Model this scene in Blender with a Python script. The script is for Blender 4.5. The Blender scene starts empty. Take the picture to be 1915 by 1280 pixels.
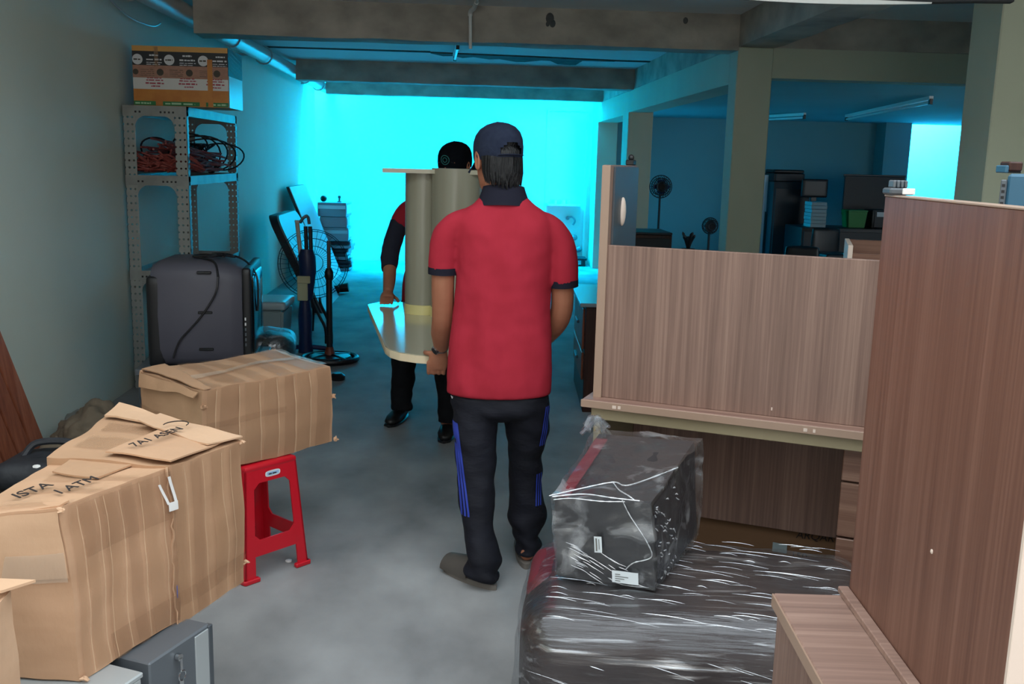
import bpy, bmesh, math, random
from mathutils import Vector, Matrix, noise
from mathutils.bvhtree import BVHTree

random.seed(7)
PI = math.pi
sc = bpy.context.scene
COL = sc.collection

# ------------------------------------------------------------------ camera
F_PX, PITCH, YAW, ROLL, CAM_H = 1841.9, 0.18264, 0.0554, -0.02506, 1.58
fwd = Vector((math.sin(YAW)*math.cos(PITCH), math.cos(YAW)*math.cos(PITCH), -math.sin(PITCH)))
rgt = Vector((math.cos(YAW), -math.sin(YAW), 0))
dwn = fwd.cross(rgt)
cr, sr = math.cos(ROLL), math.sin(ROLL)
cx_ = cr*rgt + sr*dwn
cy_ = -sr*rgt + cr*dwn
cam = bpy.data.cameras.new('camera')
cam.sensor_fit = 'HORIZONTAL'; cam.sensor_width = 36.0
cam.lens = F_PX*36.0/1915.0
cam.clip_start = 0.05
co = bpy.data.objects.new('camera', cam); COL.objects.link(co)
mw = Matrix((cx_, -cy_, -fwd)).transposed().to_4x4()
mw.translation = Vector((0, 0, CAM_H))
co.matrix_world = mw
sc.camera = co

# ------------------------------------------------------------------ world and light
w = bpy.data.worlds.new('sky'); sc.world = w; w.use_nodes = True
bg = w.node_tree.nodes['Background']
bg.inputs[0].default_value = (0.86, 0.95, 1.0, 1); bg.inputs[1].default_value = 3.0

def area(name, loc, rot, sx, sy, power, col):
    l = bpy.data.lights.new(name, 'AREA'); l.shape = 'RECTANGLE'; l.size = sx; l.size_y = sy
    l.energy = power; l.color = col
    o = bpy.data.objects.new(name, l); o.location = loc; o.rotation_euler = rot; COL.objects.link(o)
    return o
CYAN = (0.0, 0.52, 1.0)
area('daylight_entrance', (0.1, -1.3, 1.75), (math.radians(84), 0, 0), 4.2, 2.6, 38, (1.0, 0.97, 0.95))
area('skylight_rear', (-0.1, 14.87, 3.35), (math.radians(-28), 0, 0), 4.0, 0.6, 1150, CYAN)
area('skylight_side', (7.3, 15.98, 3.3), (math.radians(8), 0, 0), 3.2, 0.8, 1500, CYAN)
sc.view_settings.view_transform = 'Standard'
sc.view_settings.look = 'None'
sc.view_settings.exposure = 0.0
sc.view_settings.gamma = 1.0
sc.view_settings.use_curve_mapping = False
sc.cycles.use_denoising = True
sc.cycles.max_bounces = 10
sc.cycles.transparent_max_bounces = 16
sc.cycles.sample_clamp_indirect = 6.0

# ------------------------------------------------------------------ materials
def lin(c):
    def f(v):
        v /= 255.0
        return v/12.92 if v <= 0.04045 else ((v+0.055)/1.055)**2.4
    return (f(c[0]), f(c[1]), f(c[2]), 1)

MATS = {}
def mat(name, col, rough=0.6, metal=0.0, spec=0.5, col2=None, scale=(4, 4, 4), detail=4.0, lo=0.35, hi=0.65, bump=0.0, bscale=None, bdetail=3.0, coat=0.0, trans=0.0):
    m = bpy.data.materials.new(name); m.use_nodes = True
    nt = m.node_tree; n = nt.nodes; L = nt.links
    p = n['Principled BSDF']
    p.inputs['Base Color'].default_value = lin(col)
    p.inputs['Roughness'].default_value = rough
    p.inputs['Metallic'].default_value = metal
    p.inputs['Specular IOR Level'].default_value = spec
    p.inputs['Coat Weight'].default_value = coat
    p.inputs['Transmission Weight'].default_value = trans
    tc = n.new('ShaderNodeTexCoord')
    if col2 is not None:
        mp = n.new('ShaderNodeMapping'); mp.inputs['Scale'].default_value = scale
        L.new(tc.outputs['Object'], mp.inputs[0])
        nz = n.new('ShaderNodeTexNoise'); nz.inputs['Scale'].default_value = 1.0; nz.inputs['Detail'].default_value = detail
        L.new(mp.outputs[0], nz.inputs['Vector'])
        rp = n.new('ShaderNodeValToRGB')
        rp.color_ramp.elements[0].position = lo; rp.color_ramp.elements[1].position = hi
        rp.color_ramp.elements[0].color = lin(col); rp.color_ramp.elements[1].color = lin(col2)
        L.new(nz.outputs['Fac'], rp.inputs[0]); L.new(rp.outputs[0], p.inputs['Base Color'])
    if bump > 0:
        mp2 = n.new('ShaderNodeMapping'); mp2.inputs['Scale'].default_value = bscale or scale
        L.new(tc.outputs['Object'], mp2.inputs[0])
        n2 = n.new('ShaderNodeTexNoise'); n2.inputs['Scale'].default_value = 1.0; n2.inputs['Detail'].default_value = bdetail
        L.new(mp2.outputs[0], n2.inputs['Vector'])
        b = n.new('ShaderNodeBump'); b.inputs['Strength'].default_value = bump; b.inputs['Distance'].default_value = 0.02
        L.new(n2.outputs['Fac'], b.inputs['Height']); L.new(b.outputs[0], p.inputs['Normal'])
    MATS[name] = m
    return m

def wood(name, a, b, c, sc1, rough=0.42):
    """fine straight laminate grain; sc1 = object-space scale (small along the grain)"""
    m = bpy.data.materials.new(name); m.use_nodes = True
    nt = m.node_tree; n = nt.nodes; L = nt.links
    p = n['Principled BSDF']; p.inputs['Roughness'].default_value = rough
    p.inputs['Specular IOR Level'].default_value = 0.35
    tc = n.new('ShaderNodeTexCoord')
    cols = []
    for k, (mul, det) in enumerate(((1.0, 5.0), (0.12, 2.0))):
        mp = n.new('ShaderNodeMapping'); mp.inputs['Scale'].default_value = [s*mul for s in sc1]
        L.new(tc.outputs['Object'], mp.inputs[0])
        nz = n.new('ShaderNodeTexNoise'); nz.inputs['Scale'].default_value = 1.0; nz.inputs['Detail'].default_value = det
        nz.inputs['Roughness'].default_value = 0.65
        L.new(mp.outputs[0], nz.inputs['Vector']); cols.append(nz)
    ad = n.new('ShaderNodeMath'); ad.operation = 'MULTIPLY_ADD'; ad.inputs[1].default_value = 0.45
    L.new(cols[1].outputs['Fac'], ad.inputs[0])
    ml = n.new('ShaderNodeMath'); ml.operation = 'MULTIPLY'; ml.inputs[1].default_value = 0.55
    L.new(cols[0].outputs['Fac'], ml.inputs[0]); L.new(ml.outputs[0], ad.inputs[2])
    rp = n.new('ShaderNodeValToRGB'); e = rp.color_ramp.elements
    e[0].position = 0.36; e[0].color = lin(a); e[1].position = 0.64; e[1].color = lin(c)
    k = e.new(0.5); k.color = lin(b)
    L.new(ad.outputs[0], rp.inputs[0]); L.new(rp.outputs[0], p.inputs['Base Color'])
    MATS[name] = m
    return m

def film(name, streak_scale, milky=0.3, lo=0.56, hi=0.74, rough=0.2, base=0.10, bs=(30, 30, 30)):
    """clear stretch film: see-through, glossy, with milky folds where it is bunched"""
    m = bpy.data.materials.new(name); m.use_nodes = True
    nt = m.node_tree; n = nt.nodes; L = nt.links
    out = n['Material Output']; n.remove(n['Principled BSDF'])
    tc = n.new('ShaderNodeTexCoord')
    mp = n.new('ShaderNodeMapping'); mp.inputs['Scale'].default_value = streak_scale; mp.inputs['Rotation'].default_value = (0.05, 0.18, 0.1)
    L.new(tc.outputs['Object'], mp.inputs[0])
    nz = n.new('ShaderNodeTexNoise'); nz.inputs['Scale'].default_value = 1; nz.inputs['Detail'].default_value = 5; nz.inputs['Distortion'].default_value = 0.6
    L.new(mp.outputs[0], nz.inputs['Vector'])
    rp = n.new('ShaderNodeValToRGB'); rp.color_ramp.elements[0].position = lo; rp.color_ramp.elements[1].position = hi
    rp.color_ramp.elements[0].color = (0, 0, 0, 1); rp.color_ramp.elements[1].color = (1, 1, 1, 1)
    L.new(nz.outputs['Fac'], rp.inputs[0])
    mp2 = n.new('ShaderNodeMapping'); mp2.inputs['Scale'].default_value = bs; L.new(tc.outputs['Object'], mp2.inputs[0])
    n2 = n.new('ShaderNodeTexNoise'); n2.inputs['Scale'].default_value = 1; n2.inputs['Detail'].default_value = 4
    L.new(mp2.outputs[0], n2.inputs['Vector'])
    b = n.new('ShaderNodeBump'); b.inputs['Strength'].default_value = 0.8; b.inputs['Distance'].default_value = 0.01
    L.new(n2.outputs['Fac'], b.inputs['Height'])
    tr = n.new('ShaderNodeBsdfTransparent'); tr.inputs[0].default_value = (0.93, 0.94, 0.95, 1)
    gl = n.new('ShaderNodeBsdfGlossy'); gl.inputs['Roughness'].default_value = rough; gl.inputs[0].default_value = (0.95, 0.97, 1, 1)
    L.new(b.outputs[0], gl.inputs['Normal'])
    lw = n.new('ShaderNodeLayerWeight'); lw.inputs[0].default_value = 0.25; L.new(b.outputs[0], lw.inputs['Normal'])
    ma = n.new('ShaderNodeMath'); ma.operation = 'MULTIPLY_ADD'; ma.inputs[1].default_value = 0.35; ma.inputs[2].default_value = base
    ma.use_clamp = True
    L.new(lw.outputs['Facing'], ma.inputs[0])
    ms = n.new('ShaderNodeMath'); ms.operation = 'MULTIPLY_ADD'; ms.inputs[1].default_value = 0.4; ms.use_clamp = True
    L.new(rp.outputs[0], ms.inputs[0]); L.new(ma.outputs[0], ms.inputs[2])
    mx = n.new('ShaderNodeMixShader'); L.new(ms.outputs[0], mx.inputs[0]); L.new(tr.outputs[0], mx.inputs[1]); L.new(gl.outputs[0], mx.inputs[2])
    df = n.new('ShaderNodeBsdfDiffuse'); df.inputs[0].default_value = (0.75, 0.77, 0.8, 1)
    mf = n.new('ShaderNodeMath'); mf.operation = 'MULTIPLY'; mf.inputs[1].default_value = milky
    L.new(rp.outputs[0], mf.inputs[0])
    m2 = n.new('ShaderNodeMixShader'); L.new(mf.outputs[0], m2.inputs[0]); L.new(mx.outputs[0], m2.inputs[1]); L.new(df.outputs[0], m2.inputs[2])
    L.new(m2.outputs[0], out.inputs[0])
    MATS[name] = m
    return m

def tape_mat(name, col, alpha, rough=0.22):
    m = mat(name, col, rough=rough, spec=0.6, bump=0.15, bscale=(60, 60, 12))
    nt = m.node_tree; n = nt.nodes; p = n['Principled BSDF']
    p.inputs['Alpha'].default_value = alpha
    return m

def holes_mat(name, col, ax_u, ax_v, pu, pv, rad):
    """grey painted steel with rows of real see-through punched holes"""
    m = mat(name, col, rough=0.45, metal=0.3)
    nt = m.node_tree; n = nt.nodes; L = nt.links; p = n['Principled BSDF']
    tc = n.new('ShaderNodeTexCoord'); sp = n.new('ShaderNodeSeparateXYZ'); L.new(tc.outputs['Object'], sp.inputs[0])
    def tri(ax, per):
        a = n.new('ShaderNodeMath'); a.operation = 'PINGPONG'; a.inputs[1].default_value = per/2
        L.new(sp.outputs[ax], a.inputs[0]); return a
    a = tri(ax_u, pu); b = tri(ax_v, pv)
    c = n.new('ShaderNodeCombineXYZ'); L.new(a.outputs[0], c.inputs[0]); L.new(b.outputs[0], c.inputs[1])
    ln = n.new('ShaderNodeVectorMath'); ln.operation = 'LENGTH'; L.new(c.outputs[0], ln.inputs[0])
    g = n.new('ShaderNodeMath'); g.operation = 'GREATER_THAN'; g.inputs[1].default_value = rad
    L.new(ln.outputs['Value'], g.inputs[0]); L.new(g.outputs[0], p.inputs['Alpha'])
    return m

mat('paint_wall', (210, 214, 200), 0.75, col2=(216, 220, 207), scale=(1.2, 1.2, 1.2), bump=0.05, bscale=(30, 30, 30))
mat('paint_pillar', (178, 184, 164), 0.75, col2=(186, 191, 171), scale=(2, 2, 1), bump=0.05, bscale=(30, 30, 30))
mat('side_cyan_tint', (98, 158, 166), 0.8, col2=(104, 164, 172), scale=(1, 1, 1))  # blue-green stands in for cyan light on the side room surfaces
mat('concrete_beam', (146, 140, 132), 0.85, col2=(190, 182, 170), scale=(3.5, 3.5, 5), detail=8, lo=0.3, hi=0.7, bump=0.25, bscale=(14, 14, 14), bdetail=6)
mat('concrete_ceiling', (224, 226, 228), 0.85, col2=(230, 231, 231), scale=(1.5, 4, 2), detail=6, bump=0.1, bscale=(9, 9, 9))
mat('concrete_floor', (116, 116, 117), 0.7, spec=0.12, col2=(163, 163, 163), scale=(2.9, 1.9, 1), detail=12, lo=0.25, hi=0.75, bump=0.05, bscale=(20, 20, 20))
mat('plaster_patch', (66, 70, 74), 0.9, col2=(90, 92, 92), scale=(8, 8, 8), bump=0.4, bscale=(30, 30, 30))
mat('pvc_grey', (176, 178, 178), 0.3)
mat('rear_paint', (205, 220, 216), 0.8, col2=(212, 226, 222), scale=(1, 1, 1))
wood('wood_panel', (106, 82, 72), (128, 100, 89), (150, 121, 107), (120, 120, 1.6))
wood('wood_tall', (98, 66, 55), (114, 79, 66), (130, 94, 80), (120, 120, 1.6))
wood('wood_ledge', (124, 94, 84), (145, 113, 100), (168, 136, 120), (1.6, 85, 85))
wood('wood_ledge_tall', (124, 98, 88), (145, 116, 104), (168, 138, 124), (1.6, 85, 85))
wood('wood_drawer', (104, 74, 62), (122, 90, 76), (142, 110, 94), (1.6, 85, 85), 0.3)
wood('wood_red', (112, 60, 42), (142, 82, 58), (164, 102, 76), (40, 40, 1.2), 0.45)
wood('wood_dark', (44, 26, 22), (58, 34, 28), (74, 44, 36), (60, 60, 2), 0.4)
mat('edge_band', (160, 132, 114), 0.4)
mat('edge_cream', (216, 196, 182), 0.45)
mat('edge_olive', (150, 136, 108), 0.5)
mat('ledge_shadow', (138, 108, 96), 0.5)
mat('cream_laminate', (172, 167, 146), 0.13, spec=0.5, coat=0.2)
mat('cream_column', (144, 141, 124), 0.22, spec=0.5)
mat('cream_edge', (226, 208, 176), 0.35)
mat('cream_ring', (214, 202, 140), 0.25)
for nm, c1, c2 in (('cardboard', (196, 156, 125), (186, 146, 115)), ('cardboard_pale', (208, 170, 139), (198, 160, 129)), ('cardboard_mid', (184, 145, 114), (174, 136, 106))):
    mat(nm, c1, 0.7, spec=0.25, col2=c2, scale=(3, 3, 14), detail=5, bump=0.35, bscale=(9, 9, 5), bdetail=6)
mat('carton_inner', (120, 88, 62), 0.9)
tape_mat('tape_brown', (186, 147, 113), 0.26)
tape_mat('tape_brown_dark', (164, 124, 94), 0.24)
tape_mat('tape_edge', (226, 190, 154), 0.5, 0.3)
tape_mat('tape_clear', (214, 196, 176), 0.35, 0.12)
mat('ink', (40, 30, 28), 0.8)
mat('staple_white', (226, 224, 222), 0.3)
mat('red_plastic', (196, 20, 38), 0.35, spec=0.5)
mat('white_sticker', (214, 222, 226), 0.4)
mat('blue_print', (60, 90, 170), 0.5)
mat('pale_blue_print', (150, 185, 225), 0.5)
mat('shirt_red', (166, 42, 58), 0.85, spec=0.15, col2=(157, 38, 52), scale=(9, 9, 9), bump=0.22, bscale=(10, 10, 5), bdetail=4)
mat('shirt_trim', (30, 30, 42), 0.85, spec=0.15)
mat('trouser_navy', (17, 18, 26), 0.75, spec=0.25, col2=(22, 23, 33), scale=(6, 6, 10), bump=0.35, bscale=(8, 8, 22), bdetail=4)
mat('trouser_black', (20, 21, 26), 0.8, spec=0.2, bump=0.3, bscale=(8, 8, 18))
mat('stripe_blue', (40, 60, 160), 0.7)
mat('cap_navy', (58, 66, 88), 0.85, spec=0.15, col2=(51, 59, 81), scale=(30, 30, 30), bump=0.1, bscale=(90, 90, 90))
mat('cap_black', (22, 26, 34), 0.85, spec=0.15)
mat('hair', (14, 14, 18), 0.5, spec=0.4, bump=0.5, bscale=(120, 120, 14))
mat('skin', (168, 112, 86), 0.55, spec=0.35, col2=(156, 100, 76), scale=(9, 9, 9))
mat('skin_eye', (230, 226, 220), 0.25)
mat('lip', (140, 80, 70), 0.5)
mat('emblem_teal', (40, 120, 120), 0.6)
mat('steel_watch', (180, 182, 186), 0.25, metal=0.9)
mat('watch_dial', (20, 20, 24), 0.15)
mat('slipper', (112, 106, 100), 0.6)
mat('shoe_black', (22, 22, 24), 0.4)
mat('sleeve_dark', (24, 28, 46), 0.85)
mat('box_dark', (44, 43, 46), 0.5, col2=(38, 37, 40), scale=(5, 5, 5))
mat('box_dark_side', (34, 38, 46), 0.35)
mat('sofa_leather', (56, 48, 48), 0.5, spec=0.25, col2=(63, 54, 53), scale=(8, 8, 8), bump=0.2, bscale=(6, 30, 30))
mat('maroon_leather', (110, 40, 48), 0.45)
film('film_box', (9, 9, 9), 0.24, 0.56, 0.78, 0.32, 0.05, (22, 22, 22))
film('film_box_streak', (6, 6, 46), 0.45, 0.58, 0.72, 0.16, 0.06, (20, 20, 90))
film('film_sofa', (2.0, 34, 44), 0.10, 0.57, 0.76, 0.24, 0.03, (2.0, 40, 50))
film('film_fold', (20, 20, 20), 0.40, 0.2, 0.5, 0.2, 0.2, (30, 30, 30))
film('film_sack', (14, 14, 14), 0.3, 0.55, 0.75, 0.2, 0.2, (40, 40, 40))
mat('steel_grey', (98, 104, 110), 0.42, metal=0.2, col2=(90, 97, 103), scale=(3, 3, 3))
mat('steel_dark', (78, 84, 90), 0.4, metal=0.2)
mat('steel_pale', (176, 182, 184), 0.35, metal=0.3)
mat('chrome', (200, 202, 204), 0.18, metal=1.0)
mat('shelf_steel', (150, 152, 148), 0.45, metal=0.25, col2=(132, 134, 132), scale=(9, 9, 9))
holes_mat('shelf_post_front', (150, 152, 148), 0, 2, 0.03, 0.046, 0.0068)
holes_mat('shelf_post_side', (138, 140, 138), 1, 2, 0.024, 0.046, 0.0068)
mat('cable_red', (128, 56, 52), 0.5, col2=(150, 74, 66), scale=(30, 30, 30))
mat('cable_black', (22, 22, 26), 0.45)
mat('tv_grey', (84, 83, 94), 0.5, col2=(76, 75, 86), scale=(2, 2, 2))
mat('tv_dark', (22, 23, 27), 0.45)
mat('screen_glass', (12, 14, 16), 0.1, spec=0.8)
mat('tub_plastic', (150, 168, 172), 0.35, spec=0.5)
mat('lid_plastic', (172, 190, 196), 0.3)
mat('sack_cloth', (104, 92, 76), 0.9, col2=(88, 78, 64), scale=(12, 12, 12), bump=0.5, bscale=(12, 12, 12))
mat('sack_grey', (84, 84, 82), 0.4, col2=(108, 108, 104), scale=(9, 9, 9), bump=0.3, bscale=(14, 14, 14))
mat('bag_black', (34, 36, 42), 0.6, bump=0.4, bscale=(14, 14, 14))
mat('green_plastic', (20, 110, 84), 0.4)
mat('board_dark', (26, 30, 36), 0.5)
mat('board_pale', (178, 190, 196), 0.3, spec=0.4)
mat('board_grey', (120, 134, 142), 0.3, spec=0.4)
mat('blue_steel', (26, 40, 84), 0.4)
mat('cream_label', (208, 200, 160), 0.5)
mat('pole_white', (200, 190, 180), 0.35)
mat('black_plastic', (22, 24, 28), 0.4)
mat('orange_brown', (120, 56, 40), 0.5)
mat('tray_steel', (130, 142, 150), 0.3, metal=0.3)
mat('tray_dark', (30, 34, 40), 0.5)
mat('white_paint', (222, 224, 222), 0.5)
mat('tube_glass', (225, 230, 230), 0.25)
mat('blue_case', (52, 96, 120), 0.5)
mat('box_orange', (204, 132, 52), 0.45, col2=(190, 116, 44), scale=(12, 12, 12))
mat('box_yellow', (214, 158, 84), 0.5)
mat('box_black', (36, 38, 42), 0.5)
mat('box_brown', (176, 130, 110), 0.55, col2=(164, 118, 98), scale=(20, 20, 30))
mat('box_white', (214, 212, 208), 0.5)
mat('box_green', (34, 120, 64), 0.5)
mat('print_white', (214, 214, 216), 0.5)
mat('print_red', (168, 60, 76), 0.6)
mat('print_dark', (70, 62, 52), 0.6)
mat('print_pale_green', (170, 210, 170), 0.6)
mat('bin_green', (40, 130, 60), 0.5)
mat('paper_pale', (150, 165, 168), 0.7)
mat('awning_dark', (38, 40, 44), 0.7)
mat('polycarbonate', (60, 190, 210), 0.3)

# ------------------------------------------------------------------ mesh helpers
def bm_new(): return bmesh.new()

def quad(bm, a, b, c, d):
    vs = [bm.verts.new(p) for p in (a, b, c, d)]
    return bm.faces.new(vs)

def add_box(bm, x0, x1, y0, y1, z0, z1, bev=0.0, seg=1, M=None):
    r = bmesh.ops.create_cube(bm, size=1.0)
    vs = r['verts']
    for v in vs:
        v.co = Vector(((x0+x1)/2+v.co.x*(x1-x0), (y0+y1)/2+v.co.y*(y1-y0), (z0+z1)/2+v.co.z*(z1-z0)))
    if bev > 0:
        es = list({e for v in vs for e in v.link_edges})
        rr = bmesh.ops.bevel(bm, geom=es, offset=bev, segments=seg, affect='EDGES', profile=0.5)
        vs = list({v for f in rr['faces'] for v in f.verts} | {v for v in vs if v.is_valid})
    if M is not None:
        for v in vs: v.co = M @ v.co
    return vs

def bx(x0, x1, y0, y1, z0, z1, bev=0.004, seg=1):
    bm = bm_new(); add_box(bm, x0, x1, y0, y1, z0, z1, bev, seg); return bm

def add_loft(bm, rings, cap=True, closed=False):
    """rings: lists of points with equal count"""
    R = [[bm.verts.new(p) for p in r] for r in rings]
    k = len(R[0])
    for i in range(len(R)-1 + (1 if closed else 0)):
        A, B = R[i], R[(i+1) % len(R)]
        for j in range(k):
            try: bm.faces.new((A[j], A[(j+1) % k], B[(j+1) % k], B[j]))
            except ValueError: pass
    if cap and not closed:
        bm.faces.new(list(reversed(R[0]))); bm.faces.new(R[-1])
    return R

def ell(c, rx, ry, n=20, z=None, ph=0):
    return [Vector((c[0]+rx*math.cos(2*PI*i/n+ph), c[1]+ry*math.sin(2*PI*i/n+ph), c[2])) for i in range(n)]

def add_rings(bm, rows, n=24, cap=True):
    """rows: (z, cx, cy, rx, ry) horizontal ellipses"""
    return add_loft(bm, [ell((r[1], r[2], r[0]), r[3], r[4], n) for r in rows], cap)

def add_tube(bm, pts, rads, n=8, flat=None, cap=True, closed=False, up=None):
    pts = [Vector(p) for p in pts]
    if not hasattr(rads, '__len__'): rads = [rads]*len(pts)
    rings = []; prev = None
    N = len(pts)
    for i, p in enumerate(pts):
        if closed: t = pts[(i+1) % N]-pts[(i-1) % N]
        else: t = pts[min(i+1, N-1)]-pts[max(i-1, 0)]
        if t.length < 1e-9: t = Vector((0, 0, 1))
        t.normalize()
        if prev is None:
            u = Vector(up) if up else (Vector((1, 0, 0)) if abs(t.x) < 0.9 else Vector((0, 1, 0)))
        else: u = prev
        u = u - t*u.dot(t); u.normalize(); v = t.cross(u); prev = u
        r = rads[i]; ru, rv = (r if hasattr(r, '__len__') else (r, r))
        rings.append([p + u*ru*math.cos(2*PI*k/n) + v*rv*math.sin(2*PI*k/n) for k in range(n)])
    add_loft(bm, rings, cap, closed)

def tube(pts, rads, n=8, **k):
    bm = bm_new(); add_tube(bm, pts, rads, n, **k); return bm

def spline(pts, n=8):
    """Catmull-Rom through pts"""
    P = [Vector(p) for p in pts]; out = []
    for i in range(len(P)-1):
        p0 = P[max(i-1, 0)]; p1 = P[i]; p2 = P[i+1]; p3 = P[min(i+2, len(P)-1)]
        for k in range(n):
            t = k/n
            out.append(0.5*((2*p1)+(p2-p0)*t+(2*p0-5*p1+4*p2-p3)*t*t+(-p0+3*p1-3*p2+p3)*t**3))
    out.append(P[-1]); return out

def add_ball(bm, c, r, seg=14, M=None):
    res = bmesh.ops.create_uvsphere(bm, u_segments=seg, v_segments=max(6, seg*2//3), radius=1.0)
    rr = r if hasattr(r, '__len__') else (r, r, r)
    for v in res['verts']:
        q = Vector((v.co.x*rr[0], v.co.y*rr[1], v.co.z*rr[2]))
        if M is not None: q = M @ q
        v.co = q + Vector(c)

def add_lathe(bm, prof, c=(0, 0, 0), n=24):
    add_loft(bm, [ell((c[0], c[1], c[2]+z), r, r, n) for r, z in prof], True)

def prism(poly, z0, z1, bev=0.0):
    bm = bm_new()
    A = [bm.verts.new((p[0], p[1], z0)) for p in poly]; B = [bm.verts.new((p[0], p[1], z1)) for p in poly]
    bm.faces.new(list(reversed(A))); bm.faces.new(B)
    n = len(poly)
    for i in range(n): bm.faces.new((A[i], A[(i+1) % n], B[(i+1) % n], B[i]))
    if bev: bmesh.ops.bevel(bm, geom=[e for e in bm.edges], offset=bev, segments=1, affect='EDGES')
    return bm

def gridbox(nx, ny, nz):
    """unit cube surface as a grid; returns bm with coords in 0..1"""
    bm = bm_new(); V = {}
    def gv(i, j, k):
        key = (i, j, k)
        if key not in V: V[key] = bm.verts.new((i/nx, j/ny, k/nz))
        return V[key]
    for i in range(nx):
        for j in range(ny):
            bm.faces.new((gv(i, j, 0), gv(i, j+1, 0), gv(i+1, j+1, 0), gv(i+1, j, 0)))
            bm.faces.new((gv(i, j, nz), gv(i+1, j, nz), gv(i+1, j+1, nz), gv(i, j+1, nz)))
    for i in range(nx):
        for k in range(nz):
            bm.faces.new((gv(i, 0, k), gv(i+1, 0, k), gv(i+1, 0, k+1), gv(i, 0, k+1)))
            bm.faces.new((gv(i, ny, k), gv(i, ny, k+1), gv(i+1, ny, k+1), gv(i+1, ny, k)))
    for j in range(ny):
        for k in range(nz):
            bm.faces.new((gv(0, j, k), gv(0, j, k+1), gv(0, j+1, k+1), gv(0, j+1, k)))
            bm.faces.new((gv(nx, j, k), gv(nx, j+1, k), gv(nx, j+1, k+1), gv(nx, j, k+1)))
    return bm

def rbox(x0, x1, y0, y1, z0, z1, r, n=(14, 14, 10), amp=0.0, fr=5.0, seed=0.0, bulge=0.0):
    """rounded soft box"""
    bm = gridbox(*n)
    S = Vector((x1-x0, y1-y0, z1-z0)); O = Vector((x0, y0, z0))
    for v in bm.verts:
        q = v.co.copy()
        # crowd the grid to the edges so the rounding has vertices
        for a in range(3):
            t = q[a]; q[a] = 0.5-0.5*math.cos(PI*t)
        p = Vector((q[a]*S[a] for a in range(3)))
        c = Vector((min(max(p[a], r), S[a]-r) for a in range(3)))
        d = p-c
        if d.length > 1e-9: p = c + d.normalized()*r
        if bulge:
            k = [math.sin(PI*min(max(p[a]/S[a], 0), 1)) for a in range(3)]
            ctr = S/2
            p += Vector(((p.x-ctr.x)/S.x*2*k[1]*k[2], (p.y-ctr.y)/S.y*2*k[0]*k[2], (p.z-ctr.z)/S.z*2*k[0]*k[1]))*bulge
        p = p+O
        if amp: p += noise.noise_vector(p*fr+Vector((seed, seed, seed)))*amp
        v.co = p
    return bm

class Hex:
    """crumpled carton given by its eight corners: c[k][j][i]; u along 0->1 in x-index"""
    def __init__(s, b, t, amp=0.006, fr=4.0, seed=0.0, bulge=0.0):
        s.b = [Vector(p) for p in b]; s.t = [Vector(p) for p in t]; s.amp = amp; s.fr = fr; s.seed = seed; s.bulge = bulge
        s.ctr = sum(s.b+s.t, Vector())/8
    def at(s, u, v, w_, off=0.0):
        def bil(c): return (c[0]*(1-u)+c[1]*u)*(1-v)+(c[3]*(1-u)+c[2]*u)*v
        p = bil(s.b)*(1-w_)+bil(s.t)*w_
        d = noise.noise_vector(p*s.fr+Vector((s.seed,)*3))*s.amp + noise.noise_vector(p*s.fr*3.1+Vector((s.seed+9,)*3))*s.amp*0.35
        q = p+d
        ku, kv, kw = (math.sin(PI*min(max(x, 0), 1)) for x in (u, v, w_))
        e = s.ctr.copy()
        q += Vector((p.x-e.x, p.y-e.y, 0))*s.bulge*kw + Vector((0, 0, p.z-e.z))*s.bulge*ku*kv
        if off:
            o = (p-e)
            # outward offset along the face the point lies on
            if u <= 0 or u >= 1: n_ = (s.b[1]-s.b[0]).normalized()*(1 if u >= 1 else -1)
            elif v <= 0 or v >= 1: n_ = (s.b[3]-s.b[0]).normalized()*(1 if v >= 1 else -1)
            else: n_ = Vector((0, 0, 1 if w_ >= 0.5 else -1))
            q += n_*off
        return q
    def bm(s, n=(16, 16, 12)):
        b = gridbox(*n)
        for v in b.verts: v.co = s.at(*v.co)
        return b
    def strip(s, face, a0, a1, b0, b1, n=(3, 12), off=0.004, skew=0.0, bm=None):
        """patch on a face; face 'u1','u0','v0','v1','w1'; a,b = the two remaining params"""
        bm = bm or bm_new(); G = []; n = (max(n[0], 4), max(n[1], 4)); off = off+0.0016
        if n[1] > 10: n = (n[0], 24)
        for i in range(n[0]+1):
            row = []
            for j in range(n[1]+1):
                b_ = b0+(b1-b0)*j/n[1]; a_ = a0+(a1-a0)*i/n[0]+skew*(j/n[1])
                a_ = min(max(a_, 0.002), 0.998)
                k = 1.0 if face[1] == '1' else 0.0
                bb = min(max(b_, 0.002), 0.998)
                prm = {'u': (k, a_, bb), 'v': (a_, k, bb), 'w': (a_, bb, k)}[face[0]]
                row.append(bm.verts.new(s.at(*prm, off=off)))
            G.append(row)
        for i in range(n[0]):
            for j in range(n[1]): bm.faces.new((G[i][j], G[i+1][j], G[i+1][j+1], G[i][j+1]))
        return bm

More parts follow.
